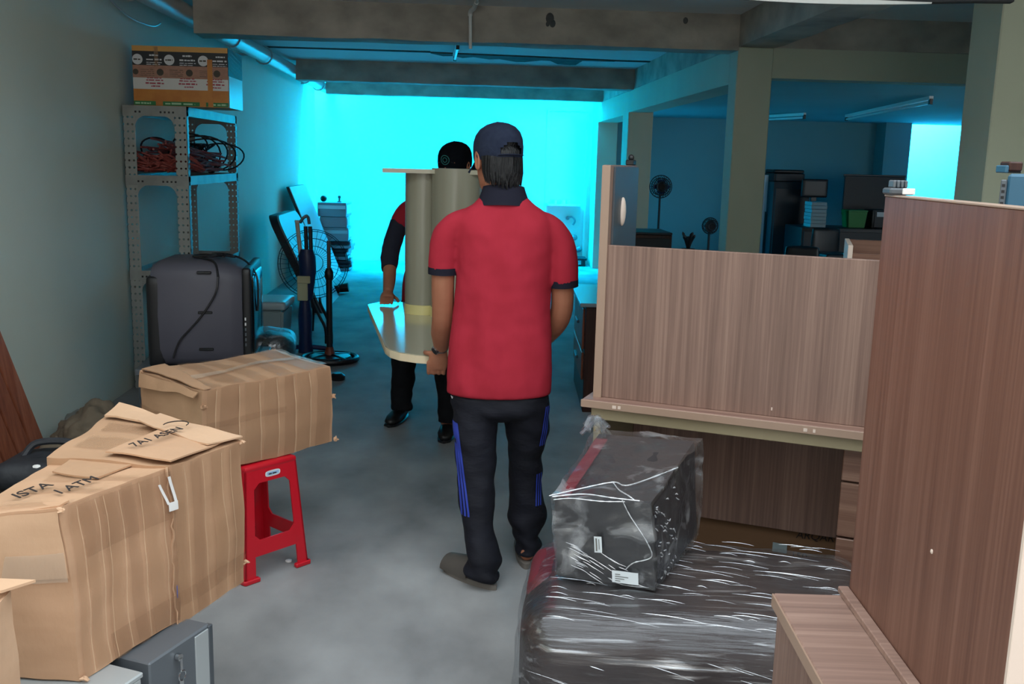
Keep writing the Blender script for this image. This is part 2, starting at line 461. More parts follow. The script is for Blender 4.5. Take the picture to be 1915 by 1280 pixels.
def sheet(P4, n=(8, 6), th=0.004, amp=0.004, fr=9.0, seed=0.0, curl=None):
    """thin crumpled flap from four corners"""
    bm = bm_new(); P4 = [Vector(p) for p in P4]
    nrm = (P4[1]-P4[0]).cross(P4[3]-P4[0]).normalized()
    lay = []
    for s in (0, 1):
        G = []
        for i in range(n[0]+1):
            row = []
            for j in range(n[1]+1):
                u, v = i/n[0], j/n[1]
                p = (P4[0]*(1-u)+P4[1]*u)*(1-v)+(P4[3]*(1-u)+P4[2]*u)*v
                p = p + noise.noise_vector(p*fr+Vector((seed,)*3))*amp
                if curl: p = p + Vector(curl)*(v*v)
                row.append(bm.verts.new(p+nrm*th*s))
            G.append(row)
        lay.append(G)
    for s, G in enumerate(lay):
        for i in range(n[0]):
            for j in range(n[1]):
                f = (G[i][j], G[i+1][j], G[i+1][j+1], G[i][j+1])
                bm.faces.new(f if s else f[::-1])
    A, B = lay
    rim = [(i, 0) for i in range(n[0])]+[(n[0], j) for j in range(n[1])]+[(i, n[1]) for i in range(n[0], 0, -1)]+[(0, j) for j in range(n[1], 0, -1)]
    for k in range(len(rim)):
        a, b = rim[k], rim[(k+1) % len(rim)]
        bm.faces.new((A[a[0]][a[1]], A[b[0]][b[1]], B[b[0]][b[1]], B[a[0]][a[1]]))
    return bm

def merge(bms):
    out = bm_new()
    for b in bms:
        me = bpy.data.meshes.new('tmp'); b.to_mesh(me); out.from_mesh(me); bpy.data.meshes.remove(me); b.free()
    return out

def remesh(bms, voxel=0.006, smooth=4, fac=0.5):
    b = merge(bms) if isinstance(bms, list) else bms
    me = bpy.data.meshes.new('tmp'); bmesh.ops.recalc_face_normals(b, faces=b.faces[:]); b.to_mesh(me); b.free()
    o = bpy.data.objects.new('tmp', me); COL.objects.link(o)
    m = o.modifiers.new('r', 'REMESH'); m.mode = 'VOXEL'; m.voxel_size = voxel
    if smooth:
        s = o.modifiers.new('s', 'SMOOTH'); s.iterations = smooth; s.factor = fac
    dg = bpy.context.evaluated_depsgraph_get(); dg.update()
    me2 = bpy.data.meshes.new_from_object(o.evaluated_get(dg))
    bpy.data.objects.remove(o); bpy.data.meshes.remove(me)
    out = bm_new(); out.from_mesh(me2); bpy.data.meshes.remove(me2)
    return out

ROOT = {}
def thing(name, label, cat, loc=(0, 0, 0), rotz=0.0, group=None):
    o = bpy.data.objects.new(name, None); COL.objects.link(o)
    o.location = loc; o.rotation_euler = (0, 0, rotz); o.empty_display_size = 0.1
    o['label'] = label; o['category'] = cat
    if group: o['group'] = group
    ROOT[o] = Matrix.Translation(Vector(loc)) @ Matrix.Rotation(rotz, 4, 'Z')
    return o

def obj(name, bm, m, parent=None, world=False, smooth=35, label=None, recalc=True):
    if recalc: bmesh.ops.recalc_face_normals(bm, faces=bm.faces[:])
    if world and parent is not None:
        r = parent
        while r not in ROOT: r = r.parent
        bm.transform(ROOT[r].inverted())
    me = bpy.data.meshes.new(name); bm.to_mesh(me); bm.free()
    if smooth:
        me.polygons.foreach_set('use_smooth', [True]*len(me.polygons))
        me.set_sharp_from_angle(angle=math.radians(smooth))
    me.materials.append(MATS[m])
    o = bpy.data.objects.new(name, me); COL.objects.link(o)
    if parent is not None: o.parent = parent
    if label: o['label'] = label
    return o

def tag(o, label, cat, group=None):
    o['label'] = label; o['category'] = cat
    if group: o['group'] = group
    return o

def solo(name, bm, m, label, cat, loc, group=None, smooth=35, rotz=0.0):
    """a thing that is one mesh; bm in world coordinates"""
    T = Matrix.Translation(Vector(loc)) @ Matrix.Rotation(rotz, 4, 'Z')
    bm.transform(T.inverted())
    o = obj(name, bm, m, None, smooth=smooth); o.location = loc; o.rotation_euler = (0, 0, rotz)
    return tag(o, label, cat, group)

def struct(name, bm, m, smooth=30):
    o = obj(name, bm, m, None, smooth=smooth); o['kind'] = 'structure'; return o

def text_bm(s, size, M, ext=0.0006, slant=0.0):
    cu = bpy.data.curves.new('t', 'FONT'); cu.body = s; cu.size = size; cu.extrude = ext; cu.shear = slant
    cu.align_x = 'CENTER'; cu.align_y = 'CENTER'
    o = bpy.data.objects.new('t', cu); COL.objects.link(o)
    dg = bpy.context.evaluated_depsgraph_get(); dg.update()
    me = bpy.data.meshes.new_from_object(o.evaluated_get(dg))
    bpy.data.objects.remove(o); bpy.data.curves.remove(cu)
    b = bm_new(); b.from_mesh(me); bpy.data.meshes.remove(me); b.transform(M)
    return b

def frame(o, x, y):
    """matrix with origin o, x axis x, y axis y (text plane)"""
    x = Vector(x).normalized(); y = Vector(y); y = (y-x*y.dot(x)).normalized(); z = x.cross(y)
    m = Matrix((x, y, z)).transposed().to_4x4(); m.translation = Vector(o); return m

def dashes(bm, o, x, y, width, h, n, depth=0.0008):
    """a line of print too small to read: word-like dashes"""
    o = Vector(o); x = Vector(x).normalized(); y = Vector(y).normalized(); z = x.cross(y)*depth
    c = 0.0
    while c < width:
        l = min(random.uniform(0.5, 1.6)*width/n, width-c)
        a = o+x*c; b = a+x*l*0.82
        hh = h*random.uniform(0.7, 1.0)
        quad(bm, a+z, b+z, b+y*hh+z, a+y*hh+z)
        c += l

def copy_tree(o, parent=None):
    c = o.copy(); COL.objects.link(c)
    if parent is not None: c.parent = parent
    for ch in list(o.children): copy_tree(ch, c)
    return c

# ================================================================== SETTING
def sbox(name, m, *a, bev=0.0):
    b = bm_new(); add_box(b, *a, bev); return struct(name, b, m)
WX = -2.2
sbox('floor', 'concrete_floor', -2.4, 9.2, -5.0, 17.2, -0.12, 0.0)
sbox('wall_left', 'paint_wall', WX-0.15, WX, -1.2, 15.3, 0, 3.6)
sbox('wall_rear', 'rear_paint', WX-0.15, 2.3, 15.3, 15.45, 0, 3.6)
sbox('ceiling', 'concrete_ceiling', WX, 9.2, 3.3, 14.42, 2.655, 2.86)
sbox('wall_right', 'paint_wall', 4.3, 4.45, -1.2, 7.33, 0, 2.72)
sbox('ceiling', 'concrete_ceiling', 2.2, 4.45, 0.3, 3.3, 2.655, 2.86)  # unseen bay ceiling, added to keep sky light off the side room
sbox('wall_light_block', 'concrete_beam', -9, 10, -5.2, -5.0, -0.12, 5.5)     # unseen house front, added behind the camera to cut level daylight
sbox('wall_side', 'side_cyan_tint', 2.3, 6.82, 15.3, 15.45, 0, 3.6)
sbox('wall_side', 'side_cyan_tint', 7.84, 9.2, 15.3, 15.45, 0, 3.6)
sbox('wall_side', 'side_cyan_tint', 9.05, 9.2, 7.4, 17.2, 0, 3.6)
sbox('wall_side', 'rear_paint', 5.6, 9.05, 16.5, 16.65, 0, 3.6)
sbox('wall_side', 'side_cyan_tint', 5.5, 5.6, 15.45, 16.65, 0, 3.6)
sbox('ceiling', 'side_cyan_tint', 2.3, 9.05, 7.6, 15.3, 2.28, 2.4)
sbox('trim_1', 'side_cyan_tint', 6.42, 6.82, 14.95, 15.3, 0, 2.28)      # pier beside the bright opening
sbox('trim_2', 'side_cyan_tint', 7.84, 8.1, 14.6, 15.3, 0, 2.28)
# concrete beams (cast, with rough arrises)
def beam(name, x0, x1, y0, y1, z0, z1):
    b = gridbox(max(4, int((x1-x0)*7)), max(3, int((y1-y0)*7)), 3)
    for v in b.verts:
        p = Vector((x0+(x1-x0)*v.co.x, y0+(y1-y0)*v.co.y, z0+(z1-z0)*v.co.z))
        v.co = p+noise.noise_vector(p*3.0)*0.008
    return struct(name, b, 'concrete_beam')
beam('ceiling_beam', -1.90, 2.02, 7.33, 7.6, 2.405, 2.73)
beam('ceiling_beam', -1.90, 2.02, 11.75, 12.0, 2.425, 2.73)
beam('ceiling_beam', -1.90, 2.02, 14.3, 14.5, 2.43, 3.5)
beam('ceiling_beam', 2.0, 2.28, 3.3, 15.3, 2.432, 2.73)
beam('ceiling_beam', 2.28, 9.0, 7.335, 7.6, 2.43, 2.73)
# painted right-hand wall of piers and lintels under the long beam
PW = 'paint_pillar'
sbox('wall_pier', PW, 2.0, 2.262, 7.33, 7.55, 0, 2.43, bev=0.006)
sbox('wall_lintel', PW, 2.262, 4.6, 7.335, 7.55, 2.217, 2.43)
sbox('wall_lintel', PW, 2.0, 2.26, 7.55, 12.04, 2.18, 2.43)
sbox('wall_pier', PW, 2.0, 2.3, 12.04, 12.46, 0, 2.43, bev=0.006)
sbox('wall_lintel', PW, 2.0, 2.3, 12.46, 14.75, 2.16, 2.43)
sbox('wall_pier', PW, 2.0, 2.3, 14.75, 15.3, 0, 3.6, bev=0.006)
sbox('wall_pier', PW, 2.66, 4.3, 4.95, 5.25, 0, 2.72, bev=0.006)
sbox('wall_pier', PW, 4.6, 4.9, 7.335, 7.6, 0, 2.43)
# light well roof: the blue-green translucent sheet the daylight comes through
b = bm_new()
for i in range(60):
    x0 = WX+i*0.0745
    quad(b, (x0, 14.5, 3.46+0.02*math.sin(i*PI/2)), (x0+0.0745, 14.5, 3.46+0.02*math.sin((i+1)*PI/2)), (x0+0.0745, 15.3, 3.46+0.02*math.sin((i+1)*PI/2)), (x0, 15.3, 3.46+0.02*math.sin(i*PI/2)))
struct('window_1', b, 'polycarbonate', smooth=60)
# door leaf outline and sill low on the rear wall
b = bm_new(); add_box(b, 1.905, 1.935, 15.27, 15.3, 0, 2.36); add_box(b, 1.30, 1.33, 15.285, 15.3, 0, 2.36); add_box(b, 1.33, 1.905, 15.285, 15.3, 2.33, 2.36)
struct('door_1', b, 'rear_paint')

# peeled strip along a joint in the ceiling
top = [(-0.35, 11.16), (0.0, 11.2), (0.4, 11.24), (0.8, 11.28), (1.2, 11.34), (1.72, 11.42)]
bot = [(1.72, 11.50), (1.36, 11.52), (1.34, 12.02), (1.28, 12.05), (1.12, 11.98), (1.0, 11.62), (0.9, 11.6), (0.72, 11.85), (0.62, 11.86), (0.42, 11.6), (0.3, 11.66), (0.12, 11.46), (0.0, 11.6), (-0.1, 11.42), (-0.22, 11.46), (-0.35, 11.2)]
struct('trim_3', prism([(p[0]*0.943, p[1]*0.943) for p in top+bot], 2.642, 2.6555), 'plaster_patch')
b = bm_new(); add_box(b, WX, -0.33, 10.47, 10.54, 2.645, 2.656); add_box(b, 1.6, 2.0, 10.77, 10.84, 2.645, 2.656)
struct('trim_4', b, 'plaster_patch')
b = bm_new()
for (x, z, r) in ((0.62, 2.585, 0.03), (0.64, 2.55, 0.022), (0.605, 2.545, 0.014), (1.6, 2.6, 0.018)):
    add_ball(b, (x, 7.328, z), (r, 0.008, r*1.3), 8)
struct('trim_5', b, 'plaster_patch')

# ------------------------------------------------------------------ pipes and lamps
t = thing('drain_pipe', 'grey plastic drain pipe running along the top of the left wall', 'pipe', (-1.965, 9, 2.54))
obj('pipe_run', tube([(-1.965, y, 2.552-0.001*y) for y in (2.0, 5, 8, 11, 14, 15.26)], 0.07, 18), 'pvc_grey', t, world=True)
for y in (4.6, 8.9, 12.9):
    obj('coupling', tube([(-1.965, y-0.09, 2.552-0.001*y), (-1.965, y+0.09, 2.552-0.001*y)], 0.08, 18), 'pvc_grey', t, world=True)
for y in (6.2, 10.2, 14.0):
    bb = bm_new()
    add_tube(bb, [(-1.965+0.084*math.cos(a), y, 2.54+0.084*math.sin(a)) for a in [PI*2*k/16 for k in range(16)]], 0.008, 6, closed=True)
    add_box(bb, -2.198, -2.045, y-0.012, y+0.012, 2.53, 2.55)
    obj('clip', bb, 'steel_pale', t, world=True)
solo('hanging_wire', tube(spline([(-2.19, 6.5, 2.50), (-2.16, 6.8, 2.43), (-2.14, 7.2, 2.43), (-2.17, 7.5, 2.49)], 6), 0.006, 6), 'pvc_grey', 'thin pale wire sagging on the left wall under the drain pipe', 'wire', (-2.16, 7.0, 2.36))
t = thing('conduit_pipe', 'thin white conduit dropping down the face of the first concrete beam', 'pipe', (0.053, 7.29, 2.36))
obj('pipe_run', tube([(0.055, 7.29, 2.352), (0.05, 7.29, 2.60), (0.05, 7.29, 2.61)], 0.012, 10), 'white_paint', t, world=True)
obj('elbow', tube(spline([(0.05, 7.29, 2.58), (0.052, 7.27, 2.605), (0.075, 7.2, 2.62), (0.09, 7.05, 2.636)], 5), 0.016, 10), 'white_paint', t, world=True)
obj('pipe_run', tube([(0.09, 7.05, 2.636), (0.12, 6.2, 2.641), (0.16, 4.2, 2.641)], 0.012, 10), 'white_paint', t, world=True)

def lamp(name, a, b_, lab, grp=None):
    a, b_ = Vector(a), Vector(b_); c = (a+b_)/2
    t = thing(name, lab, 'lamp', c, group=grp)
    d = (b_-a).normalized(); s = d.cross(Vector((0, 0, 1))).normalized(); up = Vector((0, 0, 1))
    bb = bm_new(); M = Matrix((d, s, up)).transposed().to_4x4(); M.translation = c+up*0.025
    l = (b_-a).length
    add_box(bb, -l/2, l/2, -0.02, 0.02, -0.015, 0.02, 0.003, 1, M); obj('housing', bb, 'white_paint', t, world=True)
    obj('tube', tube([a+d*0.03-up*0.015, b_-d*0.03-up*0.015], 0.014, 10), 'tube_glass', t, world=True)
    for p, q in ((a, 1), (b_, -1)):
        bb = bm_new(); add_box(bb, -0.015, 0.015, -0.02, 0.02, -0.035, 0.02, 0.003, 1, Matrix.Translation(p+d*0.012*q)); obj('holder', bb, 'black_plastic', t, world=True)
lamp('tube_lamp', (-0.08, 10.5, 2.6), (-0.045, 9.38, 2.6), 'unlit tube lamp end-on under the ceiling behind the first beam')
lamp('tube_lamp', (3.95, 14.3, 2.225), (4.38, 12.7, 2.225), 'unlit tube lamp on the side room ceiling nearer the pier')
lamp('tube_lamp', (5.0, 12.9, 2.225), (4.4, 9.3, 2.225), 'unlit long tube lamp on the side room ceiling nearer the bright opening')

# dark sagging sheet with a pale hem, rolled at the ceiling by the entrance
t = thing('rolled_awning', 'dark sagging sheet with pale curved hem under the entrance ceiling at top', 'awning', (1.55, 4.0, 2.3))
def hem(x):
    u = (x-0.75)/(2.0-0.75); return 2.238-0.022*math.sin(PI*min(max(u, 0), 1))+0.0
R_ = []
for i in range(26):
    x = 0.3+i*0.075; z = hem(x)+(0.0 if x < 2.0 else (x-2.0)*0.02)
    R_.append([Vector((x, 4.0, z)), Vector((x, 3.97, z+0.004)), Vector((x, 3.9, 2.6)), Vector((x, 3.95, 2.62)), Vector((x, 4.02, z+0.02))])
bb = bm_new(); add_loft(bb, R_); obj('sheet', bb, 'awning_dark', t, world=True)
R_ = []
for i in range(25):
    u = i/24; x = 0.92+u*0.92; z = hem(x); h = 0.017*math.sin(PI*(0.12+0.88*u))+0.002
    R_.append([Vector((x, 3.966, z-0.003+0.0)), Vector((x, 3.962, z+h)), Vector((x, 3.972, z+h)), Vector((x, 3.976, z-0.003))])
bb = bm_new(); add_loft(bb, R_); obj('hem', bb, 'white_paint', t, world=True, label='pale curved hem')

# ================================================================== RIGHT: DESKS
# desk with hutch, turned 25 degrees
t = thing('hutch_desk', 'wood-laminate desk with tall back panel and open knee hole, facing left', 'desk', (0.469, 3.382, 0), math.radians(-25.0))
W_ = 1.34
def leg(u, *a): pass
obj('desktop', bx(-0.03, W_, 0.0, 0.62, 0.722, 0.75, 0.003), 'wood_ledge', t)
obj('edge_strip', bx(-0.032, W_, -0.004, 0.002, 0.722, 0.7485, 0.001), 'edge_band', t, label='pale edge strip')
obj('apron', bx(0.0, W_-0.02, 0.022, 0.06, 0.676, 0.722, 0.002), 'edge_olive', t)
obj('back_panel', bx(0.0, W_, 0.06, 0.085, 0.75, 1.296, 0.002), 'wood_panel', t)
obj('side_panel', bx(-0.002, 0.026, 0.052, 0.40, 0.75, 1.572, 0.002), 'wood_panel', t)
obj('side_edge', bx(-0.003, 0.027, 0.046, 0.053, 0.75, 1.570, 0.001), 'edge_band', t)
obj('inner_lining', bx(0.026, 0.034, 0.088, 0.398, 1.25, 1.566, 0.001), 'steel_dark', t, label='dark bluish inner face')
bb = bm_new(); add_ball(bb, (0.036, 0.19, 1.408), (0.012, 0.022, 0.052), 12); obj('grommet', bb, 'edge_cream', t, label='cream oval handle')
bb = bm_new(); add_box(bb, 0.0, 0.03, 0.33, 0.37, 1.572, 1.592, 0.003); add_ball(bb, (0.015, 0.35, 1.6), 0.012, 8); obj('clip', bb, 'black_plastic', t)
obj('leg_panel', bx(0.008, 0.034, 0.03, 0.60, 0.0, 0.722, 0.002), 'edge_olive', t)
obj('modesty_panel', bx(0.034, 0.86, 0.50, 0.52, 0.195, 0.72, 0.002), 'wood_panel', t)
# drawer pedestal at its right end
obj('pedestal', bx(0.86, W_-0.01, 0.10, 0.60, 0.02, 0.722, 0.002), 'wood_dark', t)
for k, (z0, z1) in enumerate(((0.555, 0.70), (0.36, 0.548), (0.05, 0.353))):
    d = obj('drawer', bx(0.862, W_-0.02, 0.078, 0.10, z0, z1, 0.003), 'wood_drawer', t)
    b2 = bm_new(); add_tube(b2, [(1.03, 0.078, (z0+z1)/2), (1.03, 0.055, (z0+z1)/2), (1.17, 0.055, (z0+z1)/2), (1.17, 0.078, (z0+z1)/2)], 0.006, 8)
    obj('handle', b2, 'chrome', d)
for (u, z) in ((0.05, 0.738), (0.085, 0.737), (0.72, 0.735), (0.70, 0.733)):
    pass
for (u, l) in ((0.085, 0.014), (0.105, 0.01), (0.735, 0.012), (0.765, 0.008)): obj('chip', bx(u, u+l, -0.0055, -0.0035, 0.729, 0.74, 0), 'edge_cream', t, label='pale chip in the front edge')
bb = bm_new(); add_box(bb, 0.62, 0.624, 0.0585, 0.0605, 0.772, 0.782); obj('screw_mark', bb, 'edge_cream', t)
# open drawer box standing behind the panel
t = thing('wooden_tray', 'small cream-edged wooden tray corner behind the desk panel beside tall board', 'tray', (1.625, 4.0, 0), math.radians(-19.5))
obj('side', bx(-0.02, 0.0, 0.0, 0.42, 1.0, 1.268, 0.002), 'edge_cream', t)
obj('panel', bx(0.0, 0.5, 0.0, 0.02, 1.0, 1.235, 0.002), 'wood_drawer', t)
obj('panel', bx(0.0, 0.5, 0.40, 0.42, 1.0, 1.265, 0.002), 'wood_drawer', t)
obj('support', bx(-0.02, 0.5, 0.0, 0.42, 0.0, 1.0, 0.002), 'wood_dark', t)

# brown carton pushed under the desk
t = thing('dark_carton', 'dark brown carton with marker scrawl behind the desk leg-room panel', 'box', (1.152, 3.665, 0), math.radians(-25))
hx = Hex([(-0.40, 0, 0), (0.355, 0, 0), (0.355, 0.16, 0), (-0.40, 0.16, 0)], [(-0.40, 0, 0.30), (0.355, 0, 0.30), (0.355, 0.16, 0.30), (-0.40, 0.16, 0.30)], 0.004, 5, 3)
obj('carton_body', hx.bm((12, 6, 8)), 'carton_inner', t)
obj('label', bx(0.11, 0.165, -0.0085, -0.0045, 0.088, 0.125, 0.0), 'paper_pale', t)
obj('marker_writing', text_bm('ARQAR', 0.042, frame((0.265, -0.0085, 0.175), (1, 0, 0.05), (0, 0, 1)), slant=0.2), 'ink', t)
obj('marker_writing', text_bm('150 -', 0.042, frame((0.225, -0.0085, 0.085), (1, 0, 0), (0, 0, 1))), 'ink', t)

# tall reception panel with ledge, nearest on the right
t = thing('tall_counter_unit', 'tall reddish wood-laminate counter panel with low ledge, nearest right', 'counter', (0.783, 1.80, 0), math.radians(-4.2))
obj('tall_panel', bx(0.0, 0.035, -0.62, 0.0, 0.752, 1.532, 0.002), 'wood_tall', t)
obj('end_strip', bx(0.0, 0.12, -0.628, -0.62, 0.0, 1.528, 0.001), 'edge_cream', t, label='pale cream end strip')
obj('top_edge', bx(-0.001, 0.036, -0.62, 0.001, 1.5315, 1.5345, 0.0005), 'edge_band', t)
obj('lower_panel', bx(0.0, 0.035, -0.62, 0.0, 0.0, 0.75, 0.002), 'wood_tall', t)
obj('ledge', bx(-0.152, -0.002, -0.62, -0.012, 0.722, 0.75, 0.003), 'wood_ledge_tall', t)
obj('ledge_edge', bx(-0.1545, -0.151, -0.62, -0.012, 0.722, 0.7485, 0.001), 'edge_band', t)
obj('kick_rail', bx(-0.022, -0.001, -0.62, 0.0, 0.75, 0.764, 0.002), 'wood_ledge_tall', t)
obj('front_panel', bx(-0.142, -0.12, -0.62, -0.016, 0.0, 0.722, 0.002), 'wood_panel', t)
bb = bm_new(); add_ball(bb, (-0.001, -0.36, 0.985), (0.002, 0.004, 0.004), 8); obj('screw', bb, 'edge_cream', t)
# small pale fitting on the panel's far top corner
t = thing('wall_socket', 'small grey and white socket lying on the tall panel corner', 'socket', (0.785, 1.775, 1.5355), math.radians(-4))
obj('base', bx(-0.012, 0.034, -0.02, 0.02, 0.0, 0.012, 0.003), 'steel_dark', t)
obj('plate', bx(0.0102, 0.032, -0.024, -0.019, 0.001, 0.012, 0.001), 'white_paint', t)
for k in range(4): obj('rib', bx(-0.004+k*0.007, 0.001+k*0.007, -0.014, 0.014, 0.012, 0.026, 0.002), 'steel_grey', t)
# blue cabinet seen over the panel at the right edge
t = thing('blue_cabinet', 'blue steel cabinet with slotted edge showing over the tall panel', 'cabinet', (1.138, 2.05, 0), math.radians(-34))
obj('body', bx(0.012, 0.42, 0.0, 0.3, 0.0, 1.578, 0.006), 'blue_case', t)
obj('slotted_edge', bx(0.0, 0.012, 0.0, 0.03, 0.0, 1.565, 0.002), 'steel_grey', t)
bb = bm_new()
for k in range(9): add_box(bb, 0.003, 0.009, -0.001, 0.003, 1.45+k*0.0125, 1.456+k*0.0125)
sl = obj('slot', bb, 'black_plastic', t); sl['kind'] = 'stuff'
t = thing('plug_adapter', 'dark red-brown plug on a blue clip atop the blue cabinet', 'plug', (1.168, 2.075, 1.579))
obj('body', bx(-0.012, 0.018, -0.02, 0.02, 0.004, 0.024, 0.003), 'wood_dark', t)
obj('clip', bx(-0.02, -0.012, -0.02, 0.02, 0.0, 0.016, 0.002), 'blue_case', t)
obj('base', bx(-0.012, 0.018, -0.015, 0.015, 0.0, 0.004, 0.001), 'black_plastic', t)

# low dark cabinet behind the desk's left end
t = thing('low_drawer_cabinet', 'low dark brown drawer cabinet with glossy top behind the desk', 'cabinet', (0.80, 6.1, 0), math.radians(-3))
obj('top', bx(-0.04, 0.75, -0.03, 0.95, 0.685, 0.71, 0.004), 'board_grey', t)
obj('body', bx(0.0, 0.72, 0.0, 0.92, 0.0, 0.685, 0.004), 'wood_dark', t)
for z0, z1 in ((0.40, 0.66), (0.20, 0.38)):
    d = obj('drawer', bx(-0.014, 0.0, 0.06, 0.86, z0, z1, 0.003), 'wood_red', t)
    obj('handle', bx(-0.03, -0.014, 0.36, 0.56, (z0+z1)/2-0.01, (z0+z1)/2+0.01, 0.003), 'steel_grey', d)
t = thing('tall_narrow_cabinet', 'tall dark cabinet edge standing behind the low drawer cabinet', 'cabinet', (1.32, 8.4, 0))
obj('body', bx(0.0, 0.5, 0.0, 0.5, 0.0, 0.98, 0.005), 'wood_dark', t)
obj('top', bx(-0.01, 0.5, -0.01, 0.5, 0.98, 1.0, 0.003), 'board_dark', t)
obj('door', bx(0.02, 0.48, -0.016, 0.0, 0.05, 0.95, 0.003), 'board_dark', t)

# ================================================================== WRAPPED SEAT AND WRAPPED BOX
t = thing('wrapped_ottoman', 'large dark brown leather seat wrapped in shiny stretch film', 'sofa', (0.70, 2.55, 0), math.radians(-8))
SB = dict(n=(30, 20, 14))
obj('seat_body', rbox(-0.50, 0.50, -0.28, 0.36, 0.02, 0.415, 0.11, (30, 20, 14), 0.008, 5.0, 2.0, 0.01), 'sofa_leather', t)
obj('corner_pad', rbox(-0.505, -0.38, 0.0, 0.30, 0.25, 0.412, 0.06, (10, 10, 10), 0.004, 6), 'maroon_leather', t, label='maroon corner showing through the film')
obj('stretch_film', rbox(-0.516, 0.514, -0.296, 0.376, 0.012, 0.43, 0.12, (70, 46, 30), 0.014, 7.0, 5.0, 0.01), 'film_sofa', t, label='clear shiny stretch film', smooth=60)
for sx in (-0.40, 0.40):
    for sy in (-0.2, 0.28):
        bb = bm_new(); add_rings(bb, ((0.0, sx, sy, 0.03, 0.03), (0.05, sx, sy, 0.036, 0.036)), 12); obj('foot', bb, 'black_plastic', t)
# ridges of bunched film, real folds standing off the surface
bb = bm_new(); rnd = random.Random(5)
for k in range(90):
    y = rnd.uniform(-0.27, 0.33); x = rnd.uniform(-0.47, 0.36); l = rnd.uniform(0.03, 0.22)*rnd.uniform(0.4, 1.2); sl = rnd.uniform(-0.30, -0.12)
    rr = rnd.uniform(0.0004, 0.0011)
    pts = [(min(x+l*i/5, 0.45), y+sl*l*i/5, 0.4325+0.004*math.sin(3.1*i/5)) for i in range(6)]
    add_tube(bb, pts, [0.0002, rr, rr*1.3, rr, rr*0.8, 0.0002], 4)
for k in range(84):
    z = rnd.uniform(0.04, 0.36); x = rnd.uniform(-0.48, 0.36); l = rnd.uniform(0.03, 0.24)*rnd.uniform(0.4, 1.2); rr = rnd.uniform(0.0004, 0.0012)
    pts = [(min(x+l*i/5, 0.47), -0.306, z-0.28*l*i/5) for i in range(6)]
    add_tube(bb, pts, [0.0002, rr, rr*1.3, rr, rr*0.8, 0.0002], 4)
fo = obj('film_fold', bb, 'film_fold', t, smooth=60); fo['kind'] = 'stuff'

A = Vector((0.286, 2.585, 0.44)); B = Vector((0.548, 2.49, 0.44)); C = Vector((0.757, 2.90, 0.44)); D = A+C-B
t = thing('wrapped_box', 'grey carton-sized box with white labels wrapped in film on the seat', 'box', (0.52, 2.70, 0.436))
tA = Vector((0.272, 2.575, 0.665)); tB = Vector((0.520, 2.495, 0.682)); tC = Vector((0.738, 2.92, 0.735)); tD = Vector((0.452, 3.02, 0.728))
hx = Hex([A, B, C, D], [tA, tB, tC, tD], 0.004, 5, 1)
obj('box_body', hx.bm((14, 18, 12)), 'box_dark', t, world=True)
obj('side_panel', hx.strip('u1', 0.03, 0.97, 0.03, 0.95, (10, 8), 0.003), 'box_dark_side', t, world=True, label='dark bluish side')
obj('red_corner', hx.strip('w1', 0.01, 0.14, 0.02, 0.9, (3, 10), 0.003), 'maroon_leather', t, world=True, label='maroon top edge')
hf = Hex([A+Vector((-0.006, -0.007, -0.003)), B+Vector((0.004, -0.009, -0.003)), C+Vector((0.014, 0.004, -0.003)), D+Vector((-0.004, 0.01, -0.003))],
         [tA+Vector((-0.012, -0.008, 0.008)), tB+Vector((0.006, -0.01, 0.01)), tC+Vector((0.022, 0.006, 0.012)), tD+Vector((-0.008, 0.012, 0.014))], 0.013, 7, 4, 0.012)
obj('stretch_film', hf.bm((40, 50, 34)), 'film_box', t, world=True, smooth=60, label='clear crinkled film')
bb = hx.strip('v0', 0.43, 0.505, 0.40, 0.60, (2, 3), 0.021); obj('label', bb, 'white_sticker', t, world=True)
bb = hx.strip('v0', 0.60, 0.86, 0.055, 0.20, (3, 3), 0.021); obj('label', bb, 'white_sticker', t, world=True)
bb = bm_new(); hx.strip('v0', 0.445, 0.46, 0.42, 0.58, (1, 3), 0.0225, bm=bb); hx.strip('v0', 0.475, 0.482, 0.44, 0.57, (1, 3), 0.0225, bm=bb)
for k in range(4): hx.strip('v0', 0.63, 0.63+0.05+0.04*((k*7) % 3), 0.075+k*0.026, 0.083+k*0.026, (1, 1), 0.0225, bm=bb)
obj('print', bb, 'sack_grey', t, world=True)['kind'] = 'stuff'
# bunched film: top knot, gathered bands along the edges
bb = bm_new()
kn = tD+Vector((-0.01, 0.0, 0.01))
for k in range(7):
    a = rnd.uniform(0, 2*PI)
    pts = spline([kn+Vector((0.05*math.cos(a), 0.04*math.sin(a), -0.01)), kn+Vector((0.02*math.cos(a+0.5), 0.02*math.sin(a), 0.02)), kn+Vector((0.015*math.cos(a+2), 0.01*math.sin(a+2), 0.04)), kn+Vector((0.04*math.cos(a+3), 0.03*math.sin(a+3), 0.012))], 5)
    add_tube(bb, pts, [(0.006, 0.014)]*len(pts), 7)
obj('film_knot', bb, 'film_box', t, world=True, smooth=60)
bb = bm_new()
def on(face, a, b_): return {'v': hf.at(a, 0, b_, 0.004), 'w': hf.at(a, b_, 1, 0.004), 'u': hf.at(1, a, b_, 0.004)}[face]
lines = [('w', [(0.0, 0.0), (0.25, 0.10), (0.5, 0.2), (0.7, 0.16), (1.0, 0.45)], 0.0028), ('w', [(0.02, 0.0), (0.3, 0.03), (0.62, 0.0), (0.9, 0.0)], 0.0025), ('v', [(0.72, 0.99), (0.80, 0.82), (0.93, 0.6), (0.96, 0.4), (0.8, 0.30), (0.72, 0.22)], 0.0022), ('w', [(0.5, 0.2), (0.62, 0.1), (0.78, 0.02), (0.85, 0.0)], 0.0026), ('v', [(0.03, 0.97), (0.2, 0.99), (0.5, 0.96), (0.75, 0.97)], 0.0022)]
